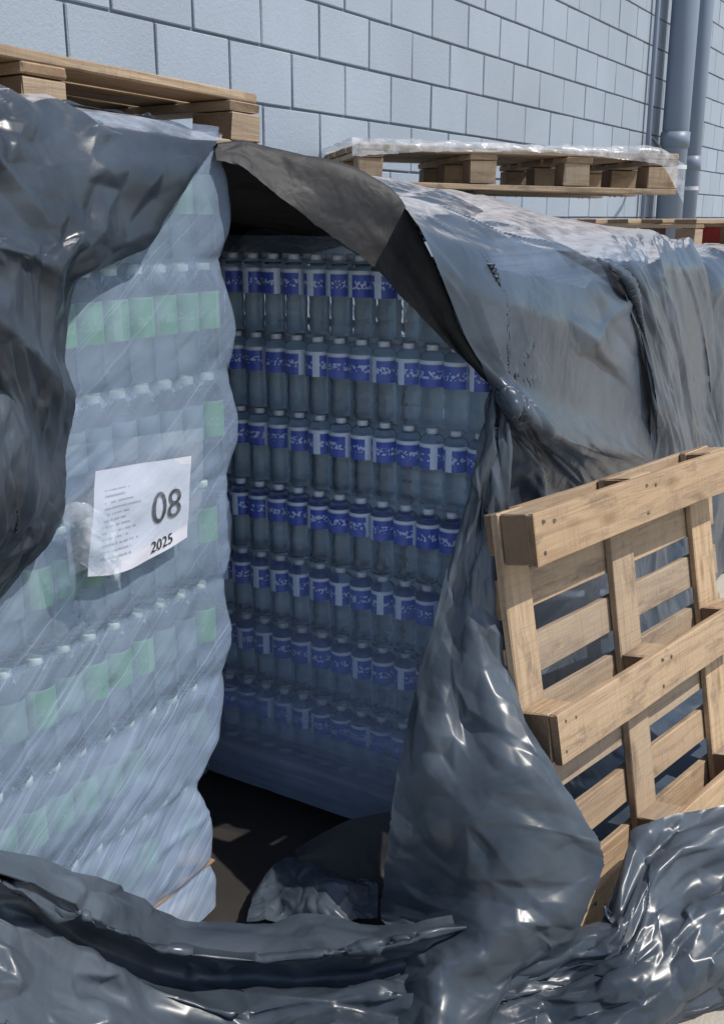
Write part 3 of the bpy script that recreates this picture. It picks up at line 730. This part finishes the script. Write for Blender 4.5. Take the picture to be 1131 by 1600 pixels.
        [(3.146, 1.965, 1.803), (3.302, 1.796, 1.819), (3.472, 1.612, 1.824), (3.641, 1.428, 1.820), (3.811, 1.245, 1.805), (3.926, 1.120, 1.782), (3.988, 1.052, 1.650)],
    ],
}

# ------------------------------------------------------------------ ground
bm = bmesh.new()
bmesh.ops.create_grid(bm, x_segments=8, y_segments=8, size=60)
ground = link('ground', bm_mesh('ground', bm), None, M['ground'])
tag(ground, kind='structure')

# ------------------------------------------------------------------ block wall
WY, BW, BH, JT = 2.45, 0.382, 0.2025, 0.009
wall = empty('block_wall', (0, WY, 0))
tag(wall, 'blue-grey painted concrete block wall behind the covered stacks', 'wall')
def box(bm, x0, x1, y0, y1, z0, z1):
    r = bmesh.ops.create_cube(bm, size=1.0)
    bmesh.ops.scale(bm, vec=(x1 - x0, y1 - y0, z1 - z0), verts=r['verts'])
    bmesh.ops.translate(bm, vec=((x0 + x1) / 2, (y0 + y1) / 2, (z0 + z1) / 2), verts=r['verts'])
    return r['verts']
bm = bmesh.new()
box(bm, -8, 30, 0.010, 0.22, 0.0, 5.67)
link('mortar_bed', bm_mesh('mortar_bed', bm), wall, M['joint'])
def block_mesh(seed):
    bm = bmesh.new()
    box(bm, -(BW - JT) / 2, (BW - JT) / 2, 0, 0.03, 0, BH - JT)
    bmesh.ops.bevel(bm, geom=[e for e in bm.edges], offset=0.0035, segments=1, affect='EDGES')
    rr = random.Random(seed)
    for v in bm.verts:
        v.co.x += rr.uniform(-.0012, .0012); v.co.z += rr.uniform(-.0012, .0012); v.co.y += rr.uniform(-.0008, .0008)
    me = bm_mesh('block', bm); me.materials.append(M['block']); return me
BLK = [block_mesh(i) for i in range(4)]
rest = bmesh.new()
n_single = 0
for row in range(29):
    z0 = -0.0135 + row * BH - BH
    for colm in range(-12, 62):
        x = colm * BW + (BW / 2 if row % 2 else 0.0) + 0.051
        if x > 24 or z0 + BH < .02: continue
        if 1.55 < z0 < 1.92 + 0.218 * x - 0.08 and 1.7 < x < 12.5 and z0 < 4.2 and n_single < 300:
            o = link('block', BLK[(row * 7 + colm * 3) % 4], wall)
            o.location = (x, random.uniform(-.0015, .0015), z0)
            n_single += 1
        else:
            box(rest, x - (BW - JT) / 2, x + (BW - JT) / 2, 0, 0.03, max(z0, 0.0), max(z0 + BH - JT, 0.01))
o = link('block_courses', bm_mesh('block_courses', rest), wall, M['block'])
tag(o, kind='stuff')

# ------------------------------------------------------------------ pipes on the wall
def tube(bm, p, q, r, seg=20, r2=None, caps=True):
    p, q = Vector(p), Vector(q); d = q - p
    res = bmesh.ops.create_cone(bm, cap_ends=caps, segments=seg, radius1=r, radius2=r if r2 is None else r2, depth=d.length)
    m = Matrix.Translation((p + q) / 2) @ d.to_track_quat('Z', 'Y').to_matrix().to_4x4()
    bmesh.ops.transform(bm, matrix=m, verts=res['verts'])
def pipe(name, x, y, r, label, joints):
    root = empty(name, (x, y, 0)); tag(root, label, 'pipe', 'pipes on the block wall')
    bm = bmesh.new(); tube(bm, (0, 0, 0), (0, 0, 5.9), r, 28)
    link('pipe_length', bm_mesh('pipe_length', bm, True), root, M['pipe'])
    for z in joints:
        bm = bmesh.new(); tube(bm, (0, 0, z), (0, 0, z + .11), r * 1.10, 28)
        link('coupling', bm_mesh('coupling', bm, True), root, M['pipe'])
        bm = bmesh.new(); tube(bm, (0, 0, z - .16), (0, 0, z - .13), r * 1.04, 28)
        box(bm, -r * 1.5, r * 1.5, WY - y - .012, WY - y - .004, z - .165, z - .125)
        box(bm, -r * .25, r * .25, r * .9, WY - y - .006, z - .16, z - .13)
        link('strap', bm_mesh('strap', bm), root, M['strap'])
pipe('downpipe', 8.36, 2.305, 0.100, 'thick grey downpipe running up the block wall', (2.12, 4.6))
pipe('vent_pipe', 9.02, 2.335, 0.070, 'thinner pipe just right of the thick downpipe', (1.98, 4.3))
pipe('service_pipe', 8.02, 2.41, 0.018, 'thin conduit at the left of the thick downpipe', (3.4,))
bm = bmesh.new()
pts = [Vector((8.02, 2.37, 2.16)), Vector((7.7, 2.2, 2.05)), Vector((7.3, 2.1, 1.98)), Vector((6.9, 2.0, 1.95))]
for a, b in zip(pts[:-1], pts[1:]): tube(bm, a, b, .012, 8)
tag(link('cord', bm_mesh('cord', bm), None, M['cord']), 'dark cord slanting down from the thick downpipe', 'cord')

# ------------------------------------------------------------------ wooden pallets
def board_mesh(name, lx, ly, lz, seed, mat):
    """long axis X; slightly uneven sawn board"""
    rr = random.Random(seed)
    bm = bmesh.new()
    vs = box(bm, 0, lx, -ly / 2, ly / 2, 0, lz)
    n = max(1, int(lx / .18))
    if n > 1:
        long_e = [e for e in bm.edges if abs(e.verts[0].co.x - e.verts[1].co.x) > lx * .5]
        bmesh.ops.subdivide_edges(bm, edges=long_e, cuts=n - 1, use_grid_fill=True)
    sharp = [e for e in bm.edges if e.is_manifold and e.calc_face_angle(0) > 0.5]
    bmesh.ops.bevel(bm, geom=sharp, offset=0.0028, segments=1, affect='EDGES')
    ph = rr.uniform(0, 6)
    for v in bm.verts:
        w = math.sin(v.co.x * 5 + ph)
        v.co.y += rr.uniform(-.0012, .0012) + .0015 * w
        v.co.z += rr.uniform(-.0008, .0008) + .001 * math.cos(v.co.x * 4 + ph)
        if v.co.x < .004 or v.co.x > lx - .004: v.co.x += rr.uniform(-.0025, .0025)
    me = bm_mesh(name, bm); me.materials.append(mat); return me

def make_pallet(L, W, mat, label, group, n_deck=7, deck_w=.10, skid=.11, seed=0, stringers=None, blk=.078):
    """block pallet. local X along the deck boards, Y across, Z up; deck on top"""
    root = empty('wooden_pallet'); tag(root, label, 'pallet', group)
    rr = random.Random(seed)
    bt = .020
    st = stringers or [(0, .10), (L / 2 - .05, .10), (L - .10, .10)]
    dm = [board_mesh('deck_board', L, deck_w, bt, seed + i, mat) for i in range(3)]
    bmm = [board_mesh('bottom_board', L, skid, bt, seed + 10 + i, mat) for i in range(2)]
    ys = [skid / 2, W / 2, W - skid / 2]
    z0 = 0
    for i, y in enumerate(ys):
        o = link('bottom_board', bmm[i % 2], root); o.location = (0, y, z0)
        for a, w in st:
            me = board_mesh('block', w * .98, skid * .97, blk - .001, seed + 30 + int(a * 9) + i, mat)
            o = link('block', me, root); o.location = (a + w * .01 + rr.uniform(-.004, .004), y + rr.uniform(-.004, .004), z0 + bt + .0015)
    for a, w in st:
        me = board_mesh('stringer_board', W, w, bt, seed + 50 + int(a * 9), mat)
        o = link('stringer_board', me, root)
        o.rotation_euler = (0, 0, math.pi / 2); o.location = (a + w / 2, 0, bt + blk + .003)
    for i in range(n_deck):
        y = deck_w / 2 + (W - deck_w) * i / (n_deck - 1)
        o = link('deck_board', dm[i % 3], root)
        o.location = (rr.uniform(-.006, .006), y + rr.uniform(-.004, .004), 2 * bt + blk + .005)
        o.rotation_euler = (0, 0, rr.uniform(-.006, .006))
    bm = bmesh.new()
    for y in ys:                                   # nail heads on the skids
        for a, w in st:
            for sx, sy in ((.25, -.28), (.75, .25), (.35, .3)):
                tube(bm, (a + w * sx + rr.uniform(-.008, .008), y + skid * sy, -.002), (a + w * sx, y + skid * sy, .004), .0042, 8)
    tag(link('nails', bm_mesh('nails', bm), root, M['nail']), kind='stuff')
    return root, 3 * bt + blk + .006

# pallet on top of the left stack
p, H = make_pallet(1.2, .88, M['wood'], 'wooden pallet lying on top of the left stack, at the upper left', 'wooden pallets', 6, .13, .12, 3, None, .058)
p.location = (.76, 1.50, 1.772); p.rotation_euler = (0, R(1.5), R(-1.5))
# pallet on top of the right stack
p, H = make_pallet(1.2, .75, M['wood_old'], 'wooden pallet draped with white film on top of the right stack', 'wooden pallets', 6, .11, .10, 21, [(0, .09), (.40, .10), (.76, .10), (1.08, .12)])
p.location = (3.187, 1.965, 1.705); p.rotation_euler = (0, R(1.07), R(-47.30))
# pallet on the far stack
p, H = make_pallet(1.2, .95, M['wood_old'], 'far wooden pallet on a covered stack, right below the downpipe', 'wooden pallets', 6, .11, .10, 61)
p.location = (5.0, 1.25, 1.452); p.rotation_euler = (0, 0, R(-8))
bm = bmesh.new()
for (x0, x1, y0, y1, z0, z1) in ((0, .46, 0, .34, 0, .015), (0, .46, 0, .015, .015, .10), (0, .46, .325, .34, .015, .10), (0, .015, .015, .325, .015, .10), (.445, .46, .015, .325, .015, .10), (-.012, .472, -.012, .352, .10, .116)):
    box(bm, x0, x1, y0, y1, z0, z1)
o = link('red_crate', bm_mesh('red_crate', bm), None, M['red'])
o.location = (5.55, 1.10, 1.475); o.rotation_euler = (0, 0, R(-8))
tag(o, 'red plastic crate on the far stack at the right edge', 'crate')
# pallet leaning on the right stack: deck against the stack, skids towards the viewer
LEAN = Matrix.Rotation(R(-10.15), 4, 'Z') @ Matrix.Rotation(R(-11.18), 4, 'X') @ Matrix.Rotation(R(1.4), 4, 'Y')
p, H = make_pallet(1.10, .984, M['wood'], 'wooden pallet leaning upright against the right stack', 'wooden pallets', 7, .090, .113, 83, [(0, .10), (.455, .11), (.915, .12)], .069)
# pallet local (x, y, z=0 skids .. H deck) -> lean frame (x along, z up, y towards stack)
F = Matrix(((1, 0, 0, 0), (0, 0, 1, -H), (0, 1, 0, 0), (0, 0, 0, 1)))
flip = F @ Matrix.Identity(4)
p.matrix_world = Matrix.Translation((1.881, .703, .022)) @ LEAN @ flip
# pallets under the two open stacks
for i, (loc, rz, lab) in enumerate((((.42, 1.40, 0), 0, 'wooden pallet under the left bottle stack'), ((2.16, 1.0, 0), 0, 'wooden pallet under the blue-labelled bottle stack'))):
    p, H = make_pallet(1.12, .98 if i == 0 else 1.1, M['wood_old'], lab, 'wooden pallets', 6, .11, .10, 120 + 9 * i)
    p.location = loc; p.rotation_euler = (0, 0, rz)

# ------------------------------------------------------------------ bottles
def lathe(prof, seg, z_shift=0.0):
    v, f = [], []
    for r, z in prof:
        for k in range(seg):
            a = 2 * math.pi * k / seg
            v.append((r * math.cos(a), r * math.sin(a), z + z_shift))
    for i in range(len(prof) - 1):
        for k in range(seg):
            k2 = (k + 1) % seg
            f.append((i * seg + k, i * seg + k2, (i + 1) * seg + k2, (i + 1) * seg + k))
    return v, f
def lathe_mesh(name, parts, seg):
    me = bpy.data.meshes.new(name); V, Fc, mi = [], [], []
    for j, (prof, mat) in enumerate(parts):
        v, f = lathe(prof, seg); b = len(V)
        V += v; Fc += [tuple(x + b for x in q) for q in f]; mi += [j] * len(f)
        me.materials.append(mat)
    me.from_pydata(V, [], Fc); me.polygons.foreach_set('material_index', mi)
    me.polygons.foreach_set('use_smooth', [True] * len(Fc)); me.update(); return me
def bottle_kind(r, h, lab0, lab1, water, cap, label, inner):
    body = [(0.001, .004), (r * .55, .002), (r * .86, .001), (r, .010), (r, lab0 * .35), (r * .965, lab0 * .42), (r, lab0 * .5), (r, lab0 * .72), (r * .965, lab0 * .8), (r * .99, lab0),
            (r * .99, lab1), (r * .985, lab1 + .004), (r * .82, lab1 + (h - lab1) * .38), (r * .50, lab1 + (h - lab1) * .60), (r * .42, h - .016), (r * .42, h - .013)]
    cp = [(0.001, h - .001), (r * .44, h - .001), (r * .46, h - .003), (r * .46, h - .014), (r * .40, h - .015)]
    lb = [(r * 1.004, lab0 + .001), (r * 1.006, (lab0 + lab1) / 2), (r * 1.004, lab1 - .001)]
    return dict(body=lathe_mesh('bottle', [(body, water)], 18), cap=lathe_mesh('cap', [(cp, cap)], 12), label=lathe_mesh('label', [(lb, label)], 18),
                all=lathe_mesh('bottle_behind', [(body, inner), (cp, cap), (lb, label)], 10), prof=(body[::2], cp, lb))
KA = bottle_kind(.0325, .222, .088, .166, M['water_a'], M['cap_a'], M['label_a'], M['inner_a'])
KB = bottle_kind(.0305, .188, .092, .154, M['water_b'], M['cap_b'], M['label_b'], M['inner_b'])

ORD = ['bottom', 'second', 'third', 'fourth', 'fifth', 'sixth', 'top']
def pack(kind, loc, along, inward, pitch, label, group, n=4):
    root = empty('bottle_pack', loc); tag(root, label, 'bottle pack', group)
    for k in range(n):
        p = along * (pitch * k)
        o = link('bottle', kind['body'], root); o.location = p; o.rotation_euler = (0, 0, random.uniform(0, 6.28))
        for nm in ('cap', 'label'):
            c = link(nm, kind[nm], o)
        o = link('bottle', kind['all'], root); o.location = p + inward * (pitch * .98); o.rotation_euler = (0, 0, random.uniform(0, 6.28))
    return root

# profile of the left stack: how far each height leans towards the gap
A_Z = [.14, .26, .36, .46, .56, .68, .794, .90, 1.018, 1.14, 1.255, 1.37, 1.485, 1.60, 1.72]
A_XR = [1.600, 1.590, 1.560, 1.630, 1.660, 1.690, 1.675, 1.705, 1.700, 1.742, 1.722, 1.745, 1.712, 1.738, 1.722]
def a_right(z): return np.interp(z, A_Z, A_XR)
A_BASE, A_PITCH, A_FRONT = .150, .2280, 1.378
def layer_bulge(z, base, pitch):
    ph = (np.asarray(z) - base) / pitch
    return np.abs(np.sin(np.pi * ph)) ** 0.55

PA = .0665
for k in range(7):
    z = A_BASE + k * A_PITCH
    xr = float(a_right(z + .11)) - .022
    for j in range(3):
        x = xr - PA * .5 - PA * 3 - j * PA * 4.03
        where = ('at the gap end', 'second from the gap', 'at the sheet-covered side')[j]
        pack(KA, (x, A_FRONT + .037 + random.uniform(-.003, .004), z), Vector((1, 0, 0)), Vector((0, 1, 0)), PA,
             f'pack of green-labelled bottles, {ORD[k]} layer of the left stack, {where}', 'bottle packs of the left stack')
B_BASE, B_PITCH, B_FACE, B_NEAR = .172, .193, 2.040, .925
PB = .0622
for k in range(7):
    z = B_BASE + k * B_PITCH
    dx = .006 * math.sin(k * 1.9)
    for j in range(4):
        y = B_NEAR + .034 + j * PB * 4.04
        where = ('at the near corner', 'second from the near corner', 'third from the near corner', 'deepest in the gap')[j]
        pack(KB, (B_FACE + .036 + dx + random.uniform(0, .005), y, z), Vector((0, 1, 0)), Vector((1, 0, 0)), PB,
             f'pack of blue-labelled bottles, {ORD[k]} layer of the right stack, {where}', 'bottle packs of the right stack')

def core(name, kind, cells, label, inner):
    """the bottles further inside a stack, not told apart in the picture"""
    V0, F0, m0 = [], [], []
    for j, prof in enumerate(kind['prof']):
        v, f = lathe(prof, 6); b = len(V0)
        V0 += v; F0 += [tuple(q + b for q in t_) for t_ in f]; m0 += [j] * len(f)
    V0, F0 = np.array(V0), np.array(F0); cells = np.array(cells); n = len(cells)
    V = (V0[None] + cells[:, None]).reshape(-1, 3)
    Fc = (F0[None] + (np.arange(n) * len(V0))[:, None, None]).reshape(-1, 4)
    me = bpy.data.meshes.new(name)
    me.vertices.add(len(V)); me.vertices.foreach_set('co', V.astype(np.float32).ravel())
    me.loops.add(Fc.size); me.loops.foreach_set('vertex_index', Fc.astype(np.int32).ravel())
    me.polygons.add(len(Fc)); me.polygons.foreach_set('loop_start', (np.arange(len(Fc)) * 4).astype(np.int32))
    me.polygons.foreach_set('use_smooth', np.ones(len(Fc), bool))
    for m in (inner, kind['all'].materials[1], kind['all'].materials[2]): me.materials.append(m)
    me.polygons.foreach_set('material_index', np.tile(np.array(m0, np.int32), n)); me.update(); me.validate()
    o = link(name, me); tag(o, label, 'bottles', kind='stuff'); return o
cells = []
for k in range(7):
    z = A_BASE + k * A_PITCH; xr = float(a_right(z + .11)) - .022 - PA * .5
    for i in range(17):
        for d in range(14):
            if i < 12 and d < 2: continue
            cells.append((xr - i * PA, A_FRONT + .037 + d * PA * .98, z))
core('inner_bottles', KA, cells, 'bottles packed inside the left stack behind its front row', M['inner_a'])
cells = []
for k in range(7):
    z = B_BASE + k * B_PITCH
    for i in range(19):
        for d in range(17):
            if i < 16 and d < 2: continue
            if (k == 6 and d > 1) or (k == 5 and d > 9): continue
            cells.append((B_FACE + .036 + d * PB * .98, B_NEAR + .034 + i * PB, z))
core('inner_bottles', KB, cells, 'bottles packed inside the right stack behind its visible face', M['inner_b'])
# cardboard tray sheets under the loads
for nm, (x0, x1, y0, y1, z0), lab in (('tray_sheet', (.45, 1.60, 1.385, 2.36, .1445), 'brown cardboard sheet between pallet and bottles of the left stack'),
                                      ('tray_sheet', (2.045, 3.15, .93, 2.12, .1455), 'brown cardboard sheet between pallet and bottles of the right stack')):
    bm = bmesh.new(); box(bm, x0, x1, y0, y1, z0, z0 + .004)
    tag(link(nm, bm_mesh(nm, bm), None, M['card']), lab, 'cardboard')

# ------------------------------------------------------------------ stretch film round the stacks
def film_shell(name, path_fn, zs, mat, label, group, n, ripple, seed, pleats=()):
    rng = np.random.default_rng(seed)
    P = np.array([path_fn(z, n) for z in zs])
    N = normals(P)
    P = P + N * (ripple * smooth_noise(*P.shape[:2], (4, 6), rng))[..., None]
    for c in pleats: P = creases(P, *c[:4], R(c[4]), R(c[5]), rng)
    o = link(name, grid_mesh(name, P, mat)); tag(o, label, 'film', group); return o
def rounded(pts, rad, n):
    """polyline with rounded corners resampled to n points"""
    out = [np.array(pts[0], float)]
    for a, b, c in zip(pts[:-2], pts[1:-1], pts[2:]):
        a, b, c = map(lambda q: np.array(q, float), (a, b, c))
        u = (a - b) / np.linalg.norm(a - b); v = (c - b) / np.linalg.norm(c - b)
        s, e = b + u * rad, b + v * rad
        for t in np.linspace(0, 1, 9): out.append((1 - t) ** 2 * s + 2 * t * (1 - t) * b + t ** 2 * e)
    out.append(np.array(pts[-1], float))
    out = np.array(out); d = np.r_[0, np.cumsum(np.linalg.norm(np.diff(out, axis=0), axis=1))]
    q = np.linspace(0, d[-1], n)
    return np.stack([np.interp(q, d, out[:, i]) for i in range(2)], -1), q
def film_a_path(z, n):
    b = float(layer_bulge(z, A_BASE, A_PITCH))
    xr = float(a_right(z)) + .010 * b
    yf = A_FRONT + .004 - .010 * b
    if z < .15: yf += .004
    pts, q = rounded([(.46 - .01 * b, 2.34), (.46 - .01 * b, yf), (xr, yf), (xr, 2.34)], .045, n)
    c = np.array([1.1, 1.85])
    sc = .0030 * np.abs(np.sin(np.pi * q / PA)) * b
    d = pts - c; d /= np.linalg.norm(d, axis=1, keepdims=True)
    pts = pts + d * sc[:, None]
    return np.c_[pts, np.full(n, z)]
film_shell('stretch_film', film_a_path, np.linspace(.03, 1.775, 205), M['film_a'], 'milky stretch film wrapped round the left bottle stack', 'stretch film', 400, .0030, 5, ((170, .0035, .004, .22, 40, 7), (60, .003, .006, .3, 2, 4)))
def film_b_path(z, n):
    b = float(layer_bulge(z, B_BASE, B_PITCH))
    xf = B_FACE - .004 - .010 * b
    yn = B_NEAR - .008 - .004 * b
    pts, q = rounded([(3.18, yn), (xf, yn), (xf, 2.14)], .03, n)
    return np.c_[pts, np.full(n, z)]
film_shell('stretch_film', film_b_path, np.linspace(.06, 1.56, 130), M['film_b'], 'thin stretch film over the blue-labelled bottles', 'stretch film', 260, .0020, 6, ((40, .002, .004, .3, 178, 4),))

# ------------------------------------------------------------------ label sheet on the left stack
paper = empty('paper_sign', tuple(GRID['PAPER'][1][1]))
tag(paper, 'white printed paper reading 08 and 2025 on the left stack', 'paper sign')
org = Vector(paper.location)
PP = spline_patch(np.array(GRID['PAPER']), 50, 60)
rng = np.random.default_rng(3)
PP = facets(PP, 11, .0022, rng)
PP[..., 1] += .0015 * smooth_noise(50, 60, 12, rng) - .010
me = grid_mesh('sheet', PP - np.array(org), M['paper'])
for l in me.uv_layers[0].data: l.uv = (l.uv[0], 1 - l.uv[1])
link('sheet', me, paper)
def on_paper(u, v):
    """point on the sheet at u (left..right), v (top..bottom)"""
    return Vector(PP[int(np.clip(v, 0, 1) * 49), int(np.clip(u, 0, 1) * 59)])
def lettering(name, text, u0, v0, u1, v1, shear=0.0):
    cu = bpy.data.curves.new(name, 'FONT'); cu.body = text; cu.size = 1.0; cu.resolution_u = 4
    to = bpy.data.objects.new(name, cu); COL.objects.link(to)
    bpy.context.view_layer.update()
    me = bpy.data.meshes.new_from_object(to.evaluated_get(bpy.context.evaluated_depsgraph_get()))
    bpy.data.objects.remove(to)
    bm = bmesh.new(); bm.from_mesh(me)
    bmesh.ops.triangulate(bm, faces=bm.faces)
    bmesh.ops.subdivide_edges(bm, edges=[e for e in bm.edges if e.calc_length() > .25], cuts=2)
    xs = [v.co.x for v in bm.verts]; ys = [v.co.y for v in bm.verts]
    ax, bx_, ay, by = min(xs), max(xs), min(ys), max(ys)
    for v in bm.verts:
        s = (v.co.x - ax) / (bx_ - ax); t_ = (v.co.y - ay) / (by - ay)
        u = u0 + (u1 - u0) * s + shear * (t_ - .5); w = v1 + (v0 - v1) * t_
        fu, fw = np.clip(u, 0, .999) * 59, np.clip(w, 0, .999) * 49
        i, j = int(fw), int(fu); a, b = fw - i, fu - j
        q = (PP[i, j] * (1 - a) * (1 - b) + PP[i + 1, j] * a * (1 - b) + PP[i, j + 1] * (1 - a) * b + PP[i + 1, j + 1] * a * b)
        v.co = Vector(q) - org + Vector((0, -.0022, 0))
    link(name, bm_mesh(name, bm), paper, M['ink'])
lettering('number', '08', .58, .33, .90, .66)
lettering('year', '2025', .58, .83, .82, .945)

# ------------------------------------------------------------------ black plastic sheets
def sheet(name, key, res, mat, label, eu=.02, ev=.02, iters=80, seed=1, side=1, outer=.05, inner=.004, pin=(), cell=7, radial=None, group='black plastic sheets', cat='plastic sheet', up=3, crisp=.5, smooth=1, sink=.02, ragged=(), bend=.5, anchor=.012, folds=(), crumple=(), fac=None):
    rng = np.random.default_rng(seed)
    C = np.array(GRID[key], float)
    lv = np.linalg.norm(np.diff(C, axis=0), axis=-1).sum(0).mean(); lu = np.linalg.norm(np.diff(C, axis=1), axis=-1).sum(1).mean()
    nv = int(np.clip(lv / res, 14, 130)); nu = int(np.clip(lu / res, 14, 130))
    B = spline_patch(C, nv, nu, crisp)
    w = np.ones((nv, nu))
    for e in pin:
        if e == 'l': w[:, 0] = 0
        if e == 'r': w[:, -1] = 0
        if e == 't': w[0] = 0
        if e == 'b': w[-1] = 0
    P = B.copy() if iters == 0 else relax(B, eu, ev, iters, rng, w, side=side, outer=outer, inner=inner, cell=cell, bend=bend, anchor=anchor)
    for _ in range(smooth):
        Q = P.copy()
        Q[1:-1, 1:-1] = .5 * P[1:-1, 1:-1] + .125 * (P[:-2, 1:-1] + P[2:, 1:-1] + P[1:-1, :-2] + P[1:-1, 2:])
        P = Q
    P = upsample(P, up)
    P0 = P.copy(); N0 = normals(P0) * side
    if radial is not None:
        # pleats fanning out from a gathered point
        c, k, amp, reach = radial
        d = P - np.array(c); r = np.linalg.norm(d, axis=-1)
        ang = np.arctan2(d[..., 2], d[..., 0] + .2 * d[..., 1])
        ph = ang * k / math.pi + .8 * np.sin(ang * 3.1) + .5 * np.sin(ang * 7.3 + 1)
        tri = (1 - np.abs((ph % 2) - 1)) ** 2.2 - .3
        P = P + normals(P) * (side * amp * tri * np.clip(r / .10, 0, 1) * np.exp(-(r / reach) ** 1.5) * (.6 + .4 * np.sin(ang * 5)))[..., None]
    for (n, amp, width, length, theta, spread) in folds:
        P = creases(P, n, amp, width, length, R(theta), R(spread), rng, side)
    for (size, amp, theta, stretch) in crumple:
        P = planes(P, size, amp, rng, R(theta), stretch, side)
    # the load behind stops the sheet from sinking in; its free ends keep their line
    d = ((P - P0) * N0).sum(-1)
    P += N0 * (np.maximum(d, -sink) - d)[..., None]
    e = np.minimum(np.linspace(0, 1, P.shape[1]), np.linspace(1, 0, P.shape[1]))
    e = np.clip(.35 + e / .09 * .65, .35, 1)[None, :, None]
    P = P0 + (P - P0) * e
    if fac: P = facets(P, fac[0] * up, fac[1], rng, side=side)
    for e in ragged:
        n = P.shape[0] if e in 'lr' else P.shape[1]
        j = .004 * np.cumsum(rng.normal(size=n)); j = j - np.convolve(np.pad(j, 12, mode='edge'), np.ones(25) / 25, 'valid')
        if e == 'r': P[:, -1] += (P[:, -1] - P[:, -4]) * (j * 16)[:, None]
        if e == 'l': P[:, 0] += (P[:, 0] - P[:, 3]) * (j * 16)[:, None]
        if e == 'b': P[-1] += (P[-1] - P[-4]) * (j * 16)[:, None]
        if e == 't': P[0] += (P[0] - P[3]) * (j * 16)[:, None]
    o = link(name, grid_mesh(name, P, mat)); tag(o, label, cat, group)
    return o

S, SI = M['sheet'], M['sheet_inside']
SL = M['sheet_low']
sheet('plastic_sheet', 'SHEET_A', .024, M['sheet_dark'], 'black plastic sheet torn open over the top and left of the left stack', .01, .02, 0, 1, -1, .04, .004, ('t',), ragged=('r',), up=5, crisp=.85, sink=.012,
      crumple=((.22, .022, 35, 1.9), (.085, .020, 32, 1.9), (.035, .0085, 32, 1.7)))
sheet('plastic_hood', 'HOOD', .024, SI, 'dark folded-back plastic flap arching over the gap between stacks', .004, .004, 0, 2, 1, .02, .006, ('t',), ragged=('b',), crisp=.6, up=4,
      folds=((6, .006, .02, .25, 0, 20),), crumple=((.20, .020, 10, 2.2), (.08, .010, 10, 2.0), (.03, .0025, 10, 1.6)))
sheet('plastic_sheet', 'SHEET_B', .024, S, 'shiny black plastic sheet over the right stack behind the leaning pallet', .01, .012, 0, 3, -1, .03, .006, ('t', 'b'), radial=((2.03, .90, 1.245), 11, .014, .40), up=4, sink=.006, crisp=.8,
      folds=((16, .012, .018, .40, 5, 14),), crumple=((.26, .030, 22, 3.0), (.11, .016, 28, 3.4), (.040, .0050, 24, 3.0)))
sheet('plastic_flap', 'FLAP', .022, SL, 'grey sunlit plastic flap hanging from the pinched corner of the right stack', .03, .01, 0, 4, -1, .06, .02, ('t',), ragged=('l', 'r'), up=6, crisp=.8,
      crumple=((.15, .026, 84, 2.6), (.065, .022, 78, 2.2), (.03, .0095, 64, 1.7)))
sheet('plastic_sheet', 'FRONT', .022, SL, 'plastic sheet heaped in long folds in front of the left stack', .01, .03, 0, 5, -1, .06, .01, (), crisp=.9, up=5,
      crumple=((.17, .030, 8, 2.6), (.075, .032, 12, 2.2), (.032, .0120, 12, 1.8)))
sheet('plastic_sheet', 'PILE', .018, SL, 'crumpled pile of black plastic sheet at the foot of the leaning pallet', .02, .05, 0, 6, -1, .05, .01, (), crisp=.9, up=6,
      crumple=((.09, .034, -12, 4.0), (.045, .026, -12, 3.2), (.020, .0085, -10, 2.4)))
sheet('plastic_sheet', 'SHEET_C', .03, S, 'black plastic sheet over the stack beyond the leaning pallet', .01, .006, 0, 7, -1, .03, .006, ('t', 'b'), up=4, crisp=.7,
      folds=((10, .018, .026, .40, 86, 10),), crumple=((.24, .034, 84, 3.0), (.10, .016, 82, 3.0), (.036, .0048, 78, 2.6)))
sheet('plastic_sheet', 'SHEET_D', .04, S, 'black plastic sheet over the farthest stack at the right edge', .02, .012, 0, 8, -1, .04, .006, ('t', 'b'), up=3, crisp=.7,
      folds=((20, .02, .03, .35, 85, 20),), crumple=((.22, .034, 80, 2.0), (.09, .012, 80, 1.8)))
sheet('ground_sheet', 'GAPFLOOR', .03, M['gap_floor'], 'dark plastic lying on the ground inside the gap, shade painted into its colour', .0, .0, 0, 15, -1, .01, .004, (), crumple=((.15, .004, 20, 2),))
sheet('clear_film_strip', 'GLAZE', .02, M['glaze'], 'clear film strip stretched over the paper sign', .0, .0, 0, 16, -1, .01, .004, (), cat='film', group='clear film scraps', up=4, crumple=((.05, .004, 25, 4),))
sheet('plastic_scrap', 'SCRAP', .012, SI, 'dark plastic scrap standing on the ground in the gap', .02, .02, 50, 9, -1, .02, .01, (), up=2, folds=((14, .008, .012, .08, 30, 60),))
sheet('plastic_scrap', 'CRINKLE', .010, SL, 'crinkled shiny plastic scrap on the ground in front of the gap', .08, .12, 0, 10, -1, .03, .01, (), up=3, folds=((30, .008, .008, .05, 0, 90),), crumple=((.05, .022, 0, 1.5), (.02, .005, 40, 1.5)))
sheet('clear_film_scrap', 'TUFT', .008, M['film_tuft'], 'bunched clear film tuft at the lower left of the paper sign', .10, .12, 60, 12, -1, .02, .004, (), cat='film', group='clear film scraps', up=3, folds=((60, .006, .005, .03, 0, 90),))
sheet('white_film', 'TOPFILM', .016, M['film_white'], 'crumpled white film lying over the pallet on the right stack', .02, .03, 0, 13, -1, .02, .004, (), cat='film', group='clear film scraps', up=3, folds=((40, .005, .008, .06, 0, 90),), crumple=((.06, .014, 0, 1.5), (.025, .004, 0, 1.3)), ragged=('b', 'r'))
